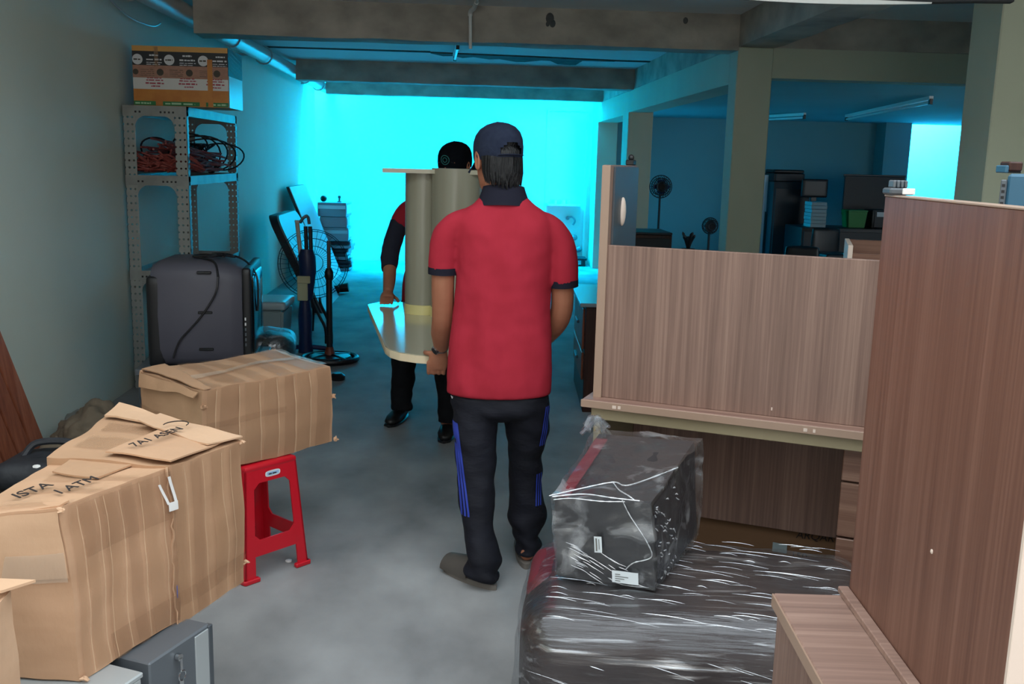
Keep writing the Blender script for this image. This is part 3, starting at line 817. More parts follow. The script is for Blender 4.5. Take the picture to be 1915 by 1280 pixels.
for f_, pp, r_ in lines:
    pts = spline([on(f_, *q) for q in pp], 6); add_tube(bb, pts, [r_*(0.5+0.5*math.sin(i*1.7)**2) for i in range(len(pts))], 6)
for k in range(34):
    u = rnd.uniform(0.1, 0.8); v = rnd.uniform(0.12, 0.46); l = rnd.uniform(0.05, 0.22)
    v -= (u-0.3)*0.35
    pts = [on('v', min(u+l*i/4, 0.97), max(0.03, v-0.5*l*i/4)) for i in range(5)]
    add_tube(bb, pts, [0.0004, 0.0012, 0.0014, 0.001, 0.0003], 5)
for k in range(40):
    u = rnd.uniform(0.02, 0.36); v = rnd.uniform(0.05, 0.9)
    pts = [on('u', min(0.95, u+0.02*i), max(0.03, v-0.035*i*rnd.uniform(0.2, 1))) for i in range(3)]
    add_tube(bb, pts, [0.0006, 0.0026, 0.0006], 5)
fo = obj('film_fold', bb, 'film_fold', t, world=True, smooth=60) if 'film_fold' in MATS else obj('film_fold', bb, 'film_box_streak', t, world=True, smooth=60)
fo['kind'] = 'stuff'

# ================================================================== LEFT FOREGROUND: CARTONS, STOOL
t = thing('long_carton', 'long brown taped carton with marker writing on a grey steel cabinet', 'box', (-0.89, 2.35, 0.45))
b0, b1, b2, b3 = Vector((-0.80, 2.0, 0.452)), Vector((-0.569, 2.525, 0.452)), Vector((-1.0, 2.86, 0.452)), Vector((-1.04, 2.02, 0.452))
t0, t1, t2, t3 = Vector((-0.815, 1.985, 0.850)), Vector((-0.575, 2.53, 0.83)), Vector((-1.0, 2.87, 0.80)), Vector((-1.035, 2.0, 0.812))
def lerp(a, b, k): return a+(b-a)*k
SM = 0.535
hA = Hex([b0, lerp(b0, b1, SM), lerp(b3, b2, SM), b3], [t0, lerp(t0, t1, SM), lerp(t3, t2, SM)+Vector((0, 0, -0.005)), t3], 0.012, 4.2, 2.0, 0.025)
o_ = (b1-b0).normalized(); n_ = Vector((o_.y, -o_.x, 0))
ex = n_*0.007
hB = Hex([lerp(b0, b1, SM-0.004)+ex, b1+ex, b2-ex, lerp(b3, b2, SM-0.02)-ex], [lerp(t0, t1, SM-0.004)+ex+Vector((0, 0, 0.012)), t1+ex+Vector((0, 0, 0.004)), t2+Vector((0, 0, 0.03)), lerp(t3, t2, SM-0.05)-ex+Vector((0, 0, 0.02))], 0.012, 4.2, 6.0, 0.02)
obj('carton_body', hA.bm((22, 18, 16)), 'cardboard', t, world=True, smooth=50)
obj('carton_sleeve', hB.bm((20, 18, 16)), 'cardboard_mid', t, world=True, smooth=50, label='browner overlapping end section')
# near face wide tape and the pale upper panel
obj('pale_panel', hA.strip('u0', 0.0, 0.99, 0.62, 0.985, (14, 6), 0.003), 'cardboard_pale', t, world=True, label='paler top band of the near face')
obj('clear_tape', hA.strip('u0', 0.0, 0.6, 0.60, 0.76, (10, 5), 0.006, -0.05), 'tape_clear', t, world=True, label='shiny clear tape')
for k, (a0, a1, c0, c1, sk, mm) in enumerate(((0.03, 0.10, 0.0, 1.0, 0.02, 'tape_brown'), (0.15, 0.255, 0.02, 1.0, -0.02, 'tape_brown'), (0.33, 0.47, 0.0, 0.99, -0.015, 'tape_brown'), (0.55, 0.66, 0.0, 1.0, -0.04, 'tape_brown_dark'), (0.72, 0.86, 0.02, 1.0, -0.05, 'tape_brown'), (0.885, 0.985, 0.0, 1.0, 0.0, 'tape_brown_dark'))):
    obj('tape_strip', hA.strip('v0', a0, a1, c0, c1, (3, 14), 0.004+0.0006*k, sk), mm, t, world=True)
obj('tape_band', hA.strip('v0', 0.12, 0.99, 0.70, 0.985, (14, 4), 0.0085), 'tape_brown_dark', t, world=True)
obj('tape_band', hA.strip('v0', 0.3, 0.98, 0.02, 0.19, (14, 3), 0.0082), 'tape_brown_dark', t, world=True)
for k, (a0, a1, c0, c1, sk, mm) in enumerate(((0.02, 0.16, 0, 1, 0.0, 'tape_brown'), (0.24, 0.40, 0, 1, 0.02, 'tape_brown_dark'), (0.52, 0.68, 0, 1, 0.05, 'tape_brown'), (0.80, 0.97, 0, 1, 0.0, 'tape_brown_dark'))):
    obj('tape_strip', hB.strip('v0', a0, a1, c0, c1, (3, 14), 0.004+0.0006*k, sk), mm, t, world=True)
obj('tape_band', hB.strip('v0', 0.02, 0.98, 0.12, 0.22, (14, 3), 0.0085), 'tape_brown_dark', t, world=True)
for a0, a1, sk in ((0.04, 0.14, 0.0), (0.30, 0.42, 0.02), (0.62, 0.74, -0.03)):
    obj('tape_strip', hA.strip('w1', a0, a1, 0.0, 0.8, (3, 12), 0.003, sk), 'tape_brown', t, world=True)
obj('tape_strip', hB.strip('w1', 0.15, 0.4, 0.0, 0.9, (4, 12), 0.003, 0.05), 'tape_brown', t, world=True)
obj('tape_strip', hB.strip('w1', 0.55, 0.75, 0.0, 0.9, (4, 12), 0.003, 0.02), 'tape_brown_dark', t, world=True)
def tape_edges(h, face, xs, par, z0=0.02, z1=0.98, sk=0.0):
    for x in xs: obj('tape_edge', h.strip(face, x, x+0.007, z0, z1, (1, 20), 0.0095, sk), 'tape_edge', par, world=True)
tape_edges(hA, 'v0', (0.10, 0.255, 0.33, 0.47, 0.66, 0.86), t)
tape_edges(hB, 'v0', (0.16, 0.40, 0.68, 0.80), t)
# flaps
Z = Vector((0, 0, 1))
def pA(u, v, dz=0): return hA.at(u, v, 1)+Z*dz
def pB(u, v, dz=0): return hB.at(u, v, 1)+Z*dz
obj('flap', sheet([pB(0.02, 0.0, 0.006), pB(0.90, 0.02, 0.006), pB(0.86, 0.46, 0.012), pB(0.06, 0.52, 0.010)], (12, 8), 0.004, 0.006, 9, 3), 'cardboard', t, world=True, label='overlapping lid flap')
obj('flap', sheet([pB(0.60, 0.03, 0.012), pB(1.0, -0.01, 0.008), pB(0.99, 0.62, 0.018), pB(0.72, 0.66, 0.018)], (10, 8), 0.004, 0.007, 9, 5), 'cardboard_pale', t, world=True, label='pale loose flap end')
obj('flap', sheet([pB(0.82, 0.50, 0.006), pB(1.0, 0.46, 0.010), pB(1.0, 0.97, 0.018), pB(0.80, 0.97, 0.010)], (9, 5), 0.005, 0.006, 9, 8), 'cardboard_pale', t, world=True, label='raised torn flap corner')
obj('flap', sheet([pA(0.62, 0.30, 0.004), pA(0.98, 0.28, 0.006), pA(0.97, 0.80, 0.012), pA(0.7, 0.78, 0.006)], (8, 8), 0.004, 0.005, 9, 4), 'cardboard_mid', t, world=True)
obj('flap', sheet([pA(0.015, 0.02, 0.003), pA(0.015, 0.98, 0.003), pA(0.10, 0.98, 0.007), pA(0.10, 0.02, 0.006)], (12, 3), 0.004, 0.004, 9, 6), 'cardboard', t, world=True)
# ragged torn seam, corner tufts
bb = bm_new(); rnd = random.Random(11)
pts = [hB.at(0.0, 0, k/24, 0.004)+Vector((rnd.uniform(-.003, .003),)*3) for k in range(25)]
add_tube(bb, pts, [rnd.uniform(0.001, 0.0034) for _ in pts], 5); obj('torn_edge', bb, 'cardboard_pale', t, world=True)
bb = bm_new()
for c in (t0+Vector((0.004, -0.006, -0.004)), b1+Vector((0.008, 0, 0.05)), t1+Vector((0.01, 0.0, 0.004)), b0+Vector((0.006, 0, 0.006))):
    for k in range(4):
        d = Vector((rnd.uniform(-1, 1), rnd.uniform(-1, 1), rnd.uniform(-.6, .8))).normalized()
        add_tube(bb, [c-d*0.004, c+d*0.006, c+d*0.012], [0.005, 0.004, 0.001], 5)
fz = obj('frayed_corner', bb, 'cardboard_pale', t, world=True); fz['kind'] = 'stuff'
bb = bm_new()
hA.strip('v0', 0.89, 0.915, 0.80, 0.93, (1, 3), 0.013, -0.06, bm=bb); hA.strip('v0', 0.962, 0.99, 0.80, 0.96, (1, 3), 0.013, -0.03, bm=bb); hA.strip('v0', 0.90, 0.992, 0.755, 0.81, (2, 2), 0.013, bm=bb)
obj('paper_scrap', bb, 'staple_white', t, world=True, label='torn white paper scrap')
bb = bm_new(); hB.strip('v0', -0.0, 0.012, 0.18, 0.26, (1, 2), 0.003, bm=bb); obj('blue_lining', bb, 'blue_print', t, world=True)
# marker writing on the lids
fx = (b1-b0).normalized(); fy = Vector((-fx.y, fx.x, 0))
obj('marker_writing', text_bm('7A1 ASEN', 0.042, frame(pB(0.42, 0.34, 0.025), fx*0.8+fy*0.0, fy), slant=0.25), 'ink', t, world=True)
obj('marker_writing', text_bm('ISTA', 0.05, frame(pA(0.34, 0.66, 0.008), fx, fy), slant=0.25), 'ink', t, world=True)
obj('marker_writing', text_bm('I ATM', 0.045, frame(pA(0.40, 0.30, 0.010), fx, fy), slant=0.25), 'ink', t, world=True)
bb = bm_new(); add_tube(bb, [pB(0.74, 0.36, 0.030)+fx*0.035*math.cos(a)+fy*0.03*math.sin(a) for a in [PI*(-0.45+1.1*k/12) for k in range(13)]], 0.0016, 4); obj('marker_writing', bb, 'ink', t, world=True)

# grey steel cabinet it stands on
t = thing('grey_cabinet', 'grey steel cabinet under the long carton, keys in its lock', 'cabinet', (-0.595, 2.275, 0), math.radians(-23.5))
obj('body', bx(-0.50, 0.0, -0.215, 0.0, 0.0, 0.449, 0.004), 'steel_grey', t)
obj('side_sheet', bx(-0.002, 0.003, -0.06, 0.0, 0.02, 0.44, 0.001), 'steel_pale', t)
obj('corner_strip', bx(-0.012, 0.005, -0.012, 0.004, 0.0, 0.447, 0.002), 'steel_dark', t)
bb = bm_new(); add_tube(bb, [(0.002, -0.125, 0.422), (0.012, -0.125, 0.422)], 0.009, 10); add_box(bb, 0.010, 0.014, -0.129, -0.121, 0.387, 0.42); obj('lock', bb, 'chrome', t)
bb = bm_new(); add_tube(bb, [(0.014, -0.125+0.012*math.cos(a), 0.377+0.012*math.sin(a)) for a in [2*PI*k/14 for k in range(14)]], 0.0018, 6, closed=True); add_box(bb, 0.011, 0.015, -0.135, -0.121, 0.352, 0.367); obj('key_ring', bb, 'chrome', t)
t = thing('silver_case', 'pale silver metal case corner under the near end of long carton', 'case', (-0.70, 2.06, 0), math.radians(-23.5))
obj('body', bx(-0.42, 0.02, -0.36, -0.012, 0.0, 0.436, 0.004), 'steel_pale', t)
obj('lid', bx(-0.423, 0.023, -0.363, -0.009, 0.436, 0.449, 0.003), 'steel_pale', t)
obj('latch', bx(0.02, 0.026, -0.2, -0.16, 0.40, 0.44, 0.002), 'chrome', t)

# carton cut by the left edge
t = thing('torn_carton', 'pale torn carton corner cut by the lower left edge', 'box', (-1.05, 1.5, 0))
hC = Hex([(-1.3, 1.36, 0), (-0.80, 1.36, 0), (-0.812, 1.70, 0), (-1.3, 1.72, 0)], [(-1.3, 1.36, 0.79), (-0.80, 1.36, 0.785), (-0.806, 1.72, 0.80), (-1.3, 1.72, 0.80)], 0.008, 5, 8)
obj('carton_body', hC.bm((10, 8, 12)), 'cardboard', t, world=True, smooth=50)
obj('flap', sheet([hC.at(1, 0.1, 0.985, 0.002), hC.at(1, 1.0, 0.985, 0.003), hC.at(1, 1.02, 0.35, 0.014), hC.at(1, 0.1, 0.45, 0.012)], (5, 8), 0.005, 0.006, 8, 2), 'cardboard_pale', t, world=True)
obj('flap', sheet([hC.at(0.5, 0.9, 1, 0.004), hC.at(1, 0.9, 1, 0.004), hC.at(1, 1, 1, 0.03)+Vector((0.012, 0.01, 0.0)), hC.at(0.5, 1, 1, 0.02)], (6, 4), 0.005, 0.004, 8, 3), 'cardboard_pale', t, world=True)

# second carton on the red stool
t = thing('square_carton', 'brown taped carton balanced on the red plastic stool', 'box', (-0.85, 3.78, 0.452))
B_ = [Vector(p) for p in ((-0.905, 3.415, 0.452), (-0.497, 3.836, 0.452), (-0.80, 4.16, 0.452), (-1.20, 3.73, 0.452))]
T_ = [Vector(p) for p in ((-0.888, 3.40, 0.762), (-0.505, 3.80, 0.765), (-0.785, 4.17, 0.762), (-1.195, 3.72, 0.755))]
hD = Hex(B_, T_, 0.0115, 4.5, 12.0, 0.022)
obj('carton_body', hD.bm((22, 20, 14)), 'cardboard_mid', t, world=True, smooth=50)
for k, (a0, a1, mm) in enumerate(((0.02, 0.09, 'tape_brown'), (0.12, 0.26, 'tape_brown_dark'), (0.30, 0.41, 'tape_brown'), (0.44, 0.55, 'tape_brown'), (0.60, 0.68, 'tape_brown_dark'), (0.70, 0.80, 'tape_brown'), (0.85, 0.97, 'tape_brown_dark'))):
    obj('tape_strip', hD.strip('v0', a0, a1, 0.0, 1.0, (3, 12), 0.004+0.0005*k, 0.015), mm, t, world=True)
obj('tape_band', hD.strip('v0', 0.0, 0.62, 0.56, 0.63, (12, 2), 0.0085), 'tape_brown_dark', t, world=True)
obj('tape_band', hD.strip('u0', 0.0, 1.0, 0.45, 0.60, (12, 3), 0.0055), 'tape_brown_dark', t, world=True)
for a0, a1, sk, mm in ((0.06, 0.16, 0.0, 'tape_brown'), (0.22, 0.34, 0.02, 'tape_brown_dark'), (0.40, 0.5, 0.0, 'tape_brown'), (0.58, 0.70, 0.02, 'tape_brown_dark'), (0.80, 0.95, 0.0, 'tape_brown')):
    obj('tape_strip', hD.strip('w1', a0, a1, 0.0, 1.0, (3, 12), 0.003, sk), mm, t, world=True)
obj('tape_band', hD.strip('w1', 0.1, 1.0, 0.42, 0.52, (12, 3), 0.0065, 0.05), 'tape_clear', t, world=True, label='clear tape along the lid joint')
tape_edges(hD, 'v0', (0.09, 0.26, 0.41, 0.55, 0.68, 0.80), t)
obj('clear_tape', hD.strip('w1', 0.93, 0.995, 0.05, 0.9, (3, 12), 0.008), 'tape_clear', t, world=True)
def pD(u, v, dz=0): return hD.at(u, v, 1)+Z*dz
obj('flap', sheet([pD(0.01, 0.0, 0.004), pD(0.06, 0.0, 0.006), pD(0.16, 0.98, 0.012), pD(0.0, 1.0, 0.014)], (4, 12), 0.004, 0.006, 10, 3), 'cardboard_mid', t, world=True)
obj('flap', sheet([pD(0.0, 0.02, -0.002)+Vector((-0.006, -0.006, 0)), pD(0.0, 0.98, 0)+Vector((-0.006, -0.006, 0)), pD(0.0, 0.95, -0.05)+Vector((-0.014, -0.014, 0)), pD(0.0, 0.05, -0.022)+Vector((-0.014, -0.014, 0))], (12, 4), 0.004, 0.008, 10, 5), 'cardboard_mid', t, world=True)
bb = bm_new()
for c in (T_[3], T_[0]+Vector((0, 0, -0.06)), B_[1]+Vector((0.012, 0, 0.012)), lerp(B_[1], T_[1], 0.62)+Vector((0.012, 0.004, 0))):
    for k in range(4):
        d = Vector((rnd.uniform(-0.2, 1), rnd.uniform(-.6, .6), rnd.uniform(-.4, .6))).normalized()
        add_tube(bb, [c-d*0.008, c+d*0.006, c+d*0.015], [0.007, 0.005, 0.001], 5)
fz = obj('frayed_corner', bb, 'cardboard', t, world=True); fz['kind'] = 'stuff'

t = thing('red_stool', 'red plastic stool with square windows under the square carton', 'stool', (-0.779, 3.68, 0), math.radians(46.3))
def hs(z): return 0.1435-(0.1435-0.113)*z/0.44   # half width at height z
obj('seat', bx(-0.117, 0.117, -0.117, 0.117, 0.42, 0.443, 0.009, 2), 'red_plastic', t)
def panel_piece(bm, x0, x1, z0, z1, th=0.006):
    """on the front side (y=-hs): x0,x1 given as fractions of half width at each height"""
    P = []
    for zz, xa, xb in ((z0, x0, x1), (z1, x0, x1)):
        h = hs(zz)
        P.append([Vector((h*xa, -h, zz)), Vector((h*xb, -h, zz)), Vector((h*xb, -h+th, zz)), Vector((h*xa, -h+th, zz))])
    add_loft(bm, P)
for k in range(4):
    R4 = Matrix.Rotation(k*PI/2, 4, 'Z')
    bb = bm_new(); panel_piece(bb, 0.68, 1.0, 0.0, 0.425); h = hs(0); add_box(bb, h*0.81-0.034, h*0.81+0.034, -h-0.010, -h+0.012, 0.0, 0.018, 0.004)
    b2 = bm_new(); panel_piece(b2, -1.0, -0.68, 0.0, 0.425); add_box(b2, -h*0.81-0.034, -h*0.81+0.034, -h-0.010, -h+0.012, 0.0, 0.018, 0.004); b2.transform(Matrix.Rotation(PI/2, 4, 'Z'))
    bb = merge([bb, b2]); bb.transform(R4); obj('leg', bb, 'red_plastic', t)
    for zlo, zhi, zc, zz in ((0.372, 0.425, 0.372, 0.35), (0.095, 0.155, 0.155, 0.177)):
      bb = bm_new(); panel_piece(bb, -0.69, 0.69, zlo, zhi)
      for sg in (-1, 1):
        h1, h2 = hs(zc), hs(zz); add_loft(bb, [[Vector((sg*h1*0.68, -h1, zc)), Vector((sg*(h1*0.68-0.022), -h1, zc)), Vector((sg*h2*0.68, -h2, zz))], [Vector((sg*h1*0.68, -h1+0.006, zc)), Vector((sg*(h1*0.68-0.022), -h1+0.006, zc)), Vector((sg*h2*0.68, -h2+0.006, zz))]])
      bb.transform(R4); obj('rail', bb, 'red_plastic', t)
bb = bm_new()
P8 = [(0.034*math.copysign(abs(math.cos(a))**0.6, math.cos(a))+0.004, -hs(0.398)-0.0025, 0.399+0.012*math.copysign(abs(math.sin(a))**0.6, math.sin(a))) for a in [2*PI*k/20 for k in range(20)]]
bb.faces.new([bb.verts.new(p) for p in P8]); lb = obj('label', bb, 'white_sticker', t)
bb = bm_new(); quad(bb, (-0.022, -hs(.39)-0.0032, 0.394), (0.03, -hs(.39)-0.0032, 0.394), (0.03, -hs(.39)-0.0032, 0.405), (-0.022, -hs(.39)-0.0032, 0.405)); obj('label_print', bb, 'pale_blue_print', lb)
bb = bm_new(); dashes(bb, (-0.016, -hs(.39)-0.004, 0.396), (1, 0, 0), (0, 0, 1), 0.04, 0.006, 2, 0.0); obj('label_print', bb, 'ink', lb)
t2 = bm_new(); add_lathe(t2, [(0.010, 0), (0.013, 0.002), (0.013, 0.007), (0.009, 0.008)], (-0.655, 3.70, 0), 14)
solo('bottle_cap', t2, 'staple_white', 'small white plastic cap on the floor between stool legs', 'cap', (-0.655, 3.70, 0))

# ================================================================== LEFT WALL
# leaning wood boards
t = thing('leaning_boards', 'reddish brown ribbed boards leaning against the left wall at edge', 'boards', (-2.05, 4.6, 0))
for k in range(7):
    ya, yb = 4.66-0.135*k, 4.66-0.135*(k+1)+0.012
    dz = 0.42
    P = []
    for z, xx in ((0.0, -1.93), (1.55, -2.165)):
        sh = -0.55*z/1.55*0.9
        P.append([Vector((xx, ya+sh, z)), Vector((xx+0.022, ya+sh, z)), Vector((xx+0.022, yb+sh, z)), Vector((xx, yb+sh, z))])
    bb = bm_new(); add_loft(bb, P); bmesh.ops.bevel(bb, geom=bb.edges[:], offset=0.004, segments=1, affect='EDGES'); obj('board', bb, 'wood_red', t, world=True)

def lump(name, m, label, cat, c, r, amp=0.35, fr=2.2, seed=0, extra=None):
    b = bm_new(); bmesh.ops.create_icosphere(b, subdivisions=5, radius=1.0)
    for v in b.verts:
        n = v.co.normalized(); k = 1+0.04*noise.noise(n*14)+noise.noise(n*fr*0.6+Vector((seed, 0, 0)))*amp+noise.noise(n*fr*2+Vector((0, seed, 0)))*amp*0.45+noise.noise(n*fr*5+Vector((0, seed, 3)))*amp*0.15
        p = Vector((n.x*r[0]*k, n.y*r[1]*k, n.z*r[2]*k))
        p.z = max(p.z+r[2]*0.85, 0.0)
        v.co = p+Vector(c)
    return solo(name, b, m, label, cat, c, smooth=60)
lump('cloth_sack', 'sack_cloth', 'slumped brown cloth sack behind the long carton', 'sack', (-1.66, 4.50, 0), (0.21, 0.27, 0.215), 0.3, 2.4, 1)
lump('cloth_sack', 'sack_cloth', 'low brown cloth bundle at the foot of leaning boards', 'sack', (-1.62, 4.02, 0), (0.18, 0.17, 0.20), 0.3, 3, 5)
lump('plastic_sack', 'sack_grey', 'dark grey plastic sack against the wall before the shelf', 'sack', (-1.93, 5.12, 0), (0.17, 0.26, 0.125), 0.22, 2.2, 9)
t = thing('black_bag', 'black bag with white oval badge on a grey crate', 'bag', (-1.52, 3.62, 0.352))
obj('bag_body', rbox(-0.17, 0.16, -0.13, 0.14, 0.0, 0.10, 0.05, (12, 10, 6), 0.02, 7, 3), 'bag_black', t)
bb = bm_new(); add_tube(bb, spline([(-0.10, 0.02, 0.09), (-0.06, 0.05, 0.135), (0.06, 0.06, 0.135), (0.12, 0.03, 0.09)], 5), (0.014), 8); obj('handle', bb, 'bag_black', t)
bb = bm_new(); add_ball(bb, (0.0, -0.10, 0.088), (0.022, 0.012, 0.01), 10); obj('badge', bb, 'staple_white', t)
t = thing('bag_stand', 'grey crate under the black bag', 'crate', (-1.52, 3.63, 0)); obj('body', rbox(-0.2, 0.18, -0.16, 0.16, 0, 0.345, 0.03, (8, 8, 6), 0.01, 5, 2), 'sack_grey', t); obj('rim', bx(-0.15, 0.13, -0.175, -0.158, 0.29, 0.31, 0.004), 'steel_dark', t)
t = thing('green_tray', 'green plastic tray with pale lid beside the long carton at left edge', 'tray', (-1.56, 3.15, 0))
obj('tray_body', rbox(-0.2, 0.2, -0.14, 0.14, 0, 0.40, 0.04, (8, 8, 6)), 'green_plastic', t)
obj('lid', rbox(-0.19, 0.14, -0.13, 0.1, 0.40, 0.43, 0.014, (8, 8, 4), 0.004), 'lid_plastic', t)
t = thing('broken_handle', 'short wooden handle propped at far left by the boards', 'stick', (-1.72, 3.4, 0.4)); obj('shaft', tube(spline([(-1.80, 3.46, 0.55), (-1.72, 3.42, 0.47), (-1.64, 3.40, 0.445)], 4), [0.02]*9, 8), 'cardboard', t, world=True); bb = bm_new(); add_ball(bb, (-1.80, 3.46, 0.55), 0.026, 10); obj('knob', bb, 'wood_red', t, world=True)

# slotted steel shelf
t = thing('steel_shelf', 'tall grey slotted-angle steel shelf against the left wall', 'shelf', (-2.18, 6.62, 0))
SW, SD, SH = 0.405, 1.45, 1.868
for (x, y, nm) in ((0, 0, 0), (SW, 0, 1), (0, SD, 2), (SW, SD, 3)):
    sx = 1 if x == 0 else -1; sy = 1 if y == 0 else -1
    b2 = bm_new(); add_box(b2, min(x, x+sx*0.078), max(x, x+sx*0.078), min(y, y+sy*0.003), max(y, y+sy*0.003), 0, SH)
    lg = obj('post', b2, 'shelf_post_front', t)
    b2 = bm_new(); add_box(b2, min(x, x+sx*0.003), max(x, x+sx*0.003), min(y, y+sy*0.05), max(y, y+sy*0.05), 0, SH)
    obj('post_flange', b2, 'shelf_post_side', lg)
def gusset(bm, x0, z0, sx, sz, y, r=0.075):
    """rounded-corner plate: square corner minus a quarter disc"""
    pts = [(x0, z0)]+[(x0+sx*(r-r*math.sin(a)), z0+sz*(r-r*math.cos(a))) for a in [PI/2*k/6 for k in range(7)]]
    A = [bm.verts.new((p[0], y, p[1])) for p in pts]; B = [bm.verts.new((p[0], y-0.003, p[1])) for p in pts]
    bm.faces.new(A); bm.faces.new(B[::-1])
    for i in range(len(pts)): bm.faces.new((A[i], A[(i+1) % len(pts)], B[(i+1) % len(pts)], B[i]))
for zt in (SH, 1.425, 0.80, 0.15):
    obj('deck', bx(0.004, SW-0.004, 0.004, SD-0.004, zt-0.035, zt-0.027, 0.002), 'shelf_steel', t)
    for (y, s) in ((-0.001, 1), (SD+0.001, -1)):
        b2 = bm_new(); add_box(b2, 0.0, SW, min(y, y+s*0.002), max(y, y+s*0.002), zt-0.066, zt); rl = obj('rail', b2, 'shelf_steel', t)
        b2 = bm_new()
        for k in range(14):
            if k in (0, 1, 4, 5, 6, 7, 12, 13): 
                continue
            xx = 0.03+k*0.0265; add_box(b2, xx-0.006, xx+0.006, y-0.0008*s-0.0006, y-0.0008*s+0.0006, zt-0.046, zt-0.034)
        hl = obj('slot', b2, 'black_plastic', rl); hl['kind'] = 'stuff'
    for x in (0.0, SW-0.003):
        b2 = bm_new(); add_box(b2, x, x+0.003, 0, SD, zt-0.06, zt); obj('side_rail', b2, 'shelf_steel', t)
    for y in (-0.002, SD+0.003):
        for gx, gs in ((0.078, 1), (SW-0.078, -1)):
            b2 = bm_new(); gusset(b2, gx, zt-0.064, gs, -1, y); obj('gusset', b2, 'shelf_steel', t)

# printed carton on the shelf
t = thing('printed_carton', 'orange, black and white printed carton on top of the steel shelf', 'box', (-2.118, 6.66, 1.869))
PW_, PD_, PH_ = 0.606, 0.42, 0.376
obj('carton_body', bx(0, PW_, 0.004, PD_, 0, PH_, 0.004), 'box_orange', t)
for nm, z0, z1, mm in (('green_band', 0.0, 0.03, 'box_orange'), ('orange_band', 0.03, 0.105, 'box_orange'), ('white_band', 0.105, 0.176, 'box_white'), ('brown_band', 0.176, 0.254, 'box_brown'), ('black_band', 0.254, 0.342, 'box_black'), ('top_band', 0.342, 0.375, 'box_yellow')):
    obj(nm, bx(0.001, PW_-0.001, 0.0015, 0.006, z0, z1, 0.0), mm, t)
for x0, x1, xa, l in ((0.002, 0.14, 0.01, 0.1), (0.185, 0.42, 0.2, 0.19), (0.46, PW_-0.002, 0.475, 0.12)):
    bb = bm_new(); add_box(bb, x0, x1, 0.0005, 0.002, 0.003, 0.03); gp = obj('green_print', bb, 'box_green', t)
    bb = bm_new(); dashes(bb, (xa, 0.0, 0.011), (1, 0, 0), (0, 0, 1), l, 0.012, 3, 0.0); obj('lettering', bb, 'print_pale_green', gp)
def disc(bm, x, z, r, y=0.0, n=20):
    bm.faces.new([bm.verts.new((x+r*math.cos(2*PI*k/n), y, z+r*math.sin(2*PI*k/n))) for k in range(n)])
for x in (0.034, 0.235, 0.45):
    bb = bm_new(); disc(bb, x, 0.290, 0.033, 0.0005); bd = obj('round_print', bb, 'print_white', t)
    bb = bm_new(); dashes(bb, (x-0.024, -0.0003, 0.285), (1, 0, 0), (0, 0, 1), 0.046, 0.011, 2, 0.0); obj('lettering', bb, 'print_dark', bd)
bb = bm_new()
for x in (0.09, 0.30, 0.51):
    for z, o_, l in ((0.312, 0.02, 0.06), (0.286, 0.0, 0.1), (0.270, 0.0, 0.105), (0.258, 0.0, 0.09)):
        dashes(bb, (x+o_, 0.0002, z), (1, 0, 0), (0, 0, 1), min(l, PW_-x-o_-0.004), 0.011 if z > 0.28 else 0.005, 3, 0.0)
bl = obj('lettering', bb, 'print_white', t); bl['kind'] = 'stuff'
for x in (0.012, 0.175, 0.36, 0.535):
    bb = bm_new(); disc(bb, x if x > 0.02 else 0.02, 0.212, 0.022 if x > 0.02 else 0.018, 0.0004); obj('round_print', bb, 'print_dark', t)
bb = bm_new()
for x in (0.05, 0.235, 0.425):
    for k in range(4): dashes(bb, (x, 0.0005, 0.19+k*0.012), (1, 0, 0), (0, 0, 1), 0.09, 0.003, 2, 0.0)
obj('small_print', bb, 'print_dark', t)['kind'] = 'stuff'
bb = bm_new()
for x in (0.145, 0.355, 0.53):
    for z, o_, l, h in ((0.172, -0.055, 0.095, 0.006), (0.158, -0.06, 0.11, 0.008), (0.138, -0.065, 0.12, 0.010), (0.120, -0.03, 0.06, 0.009)):
        dashes(bb, (x+o_, 0.0002, z), (1, 0, 0), (0, 0, 1), min(l, PW_-x-o_-0.004), h, 4, 0.0)
obj('lettering', bb, 'print_red', t)['kind'] = 'stuff'
obj('tape_strip', bx(0.475, 0.507, -0.0012, 0.001, 0.0, 0.30, 0.0), 'box_orange', t)
obj('tape_strip', bx(0.14, 0.165, -0.0012, 0.001, 0.246, 0.37, 0.0), 'tape_brown', t)
bb = bm_new(); add_box(bb, PW_-0.001, PW_+0.002, 0.02, PD_-0.01, 0.0, 0.20); obj('plain_side', bb, 'board_pale', t, label='pale lower side')
bb = bm_new(); add_box(bb, PW_-0.001, PW_+0.0015, 0.006, PD_-0.004, 0.2, 0.372); obj('dark_side', bb, 'box_black', t, label='black upper side')
bb = bm_new()
for k in range(6):
    z = 0.2+k*0.028; add_tube(bb, [(PW_+0.003, 0.02, z+0.05), (PW_+0.005, 0.2, z+0.02), (PW_+0.003, 0.40, z)], [0.001, 0.003, 0.001], 5)
obj('tape_wrinkle', bb, 'tape_clear', t)

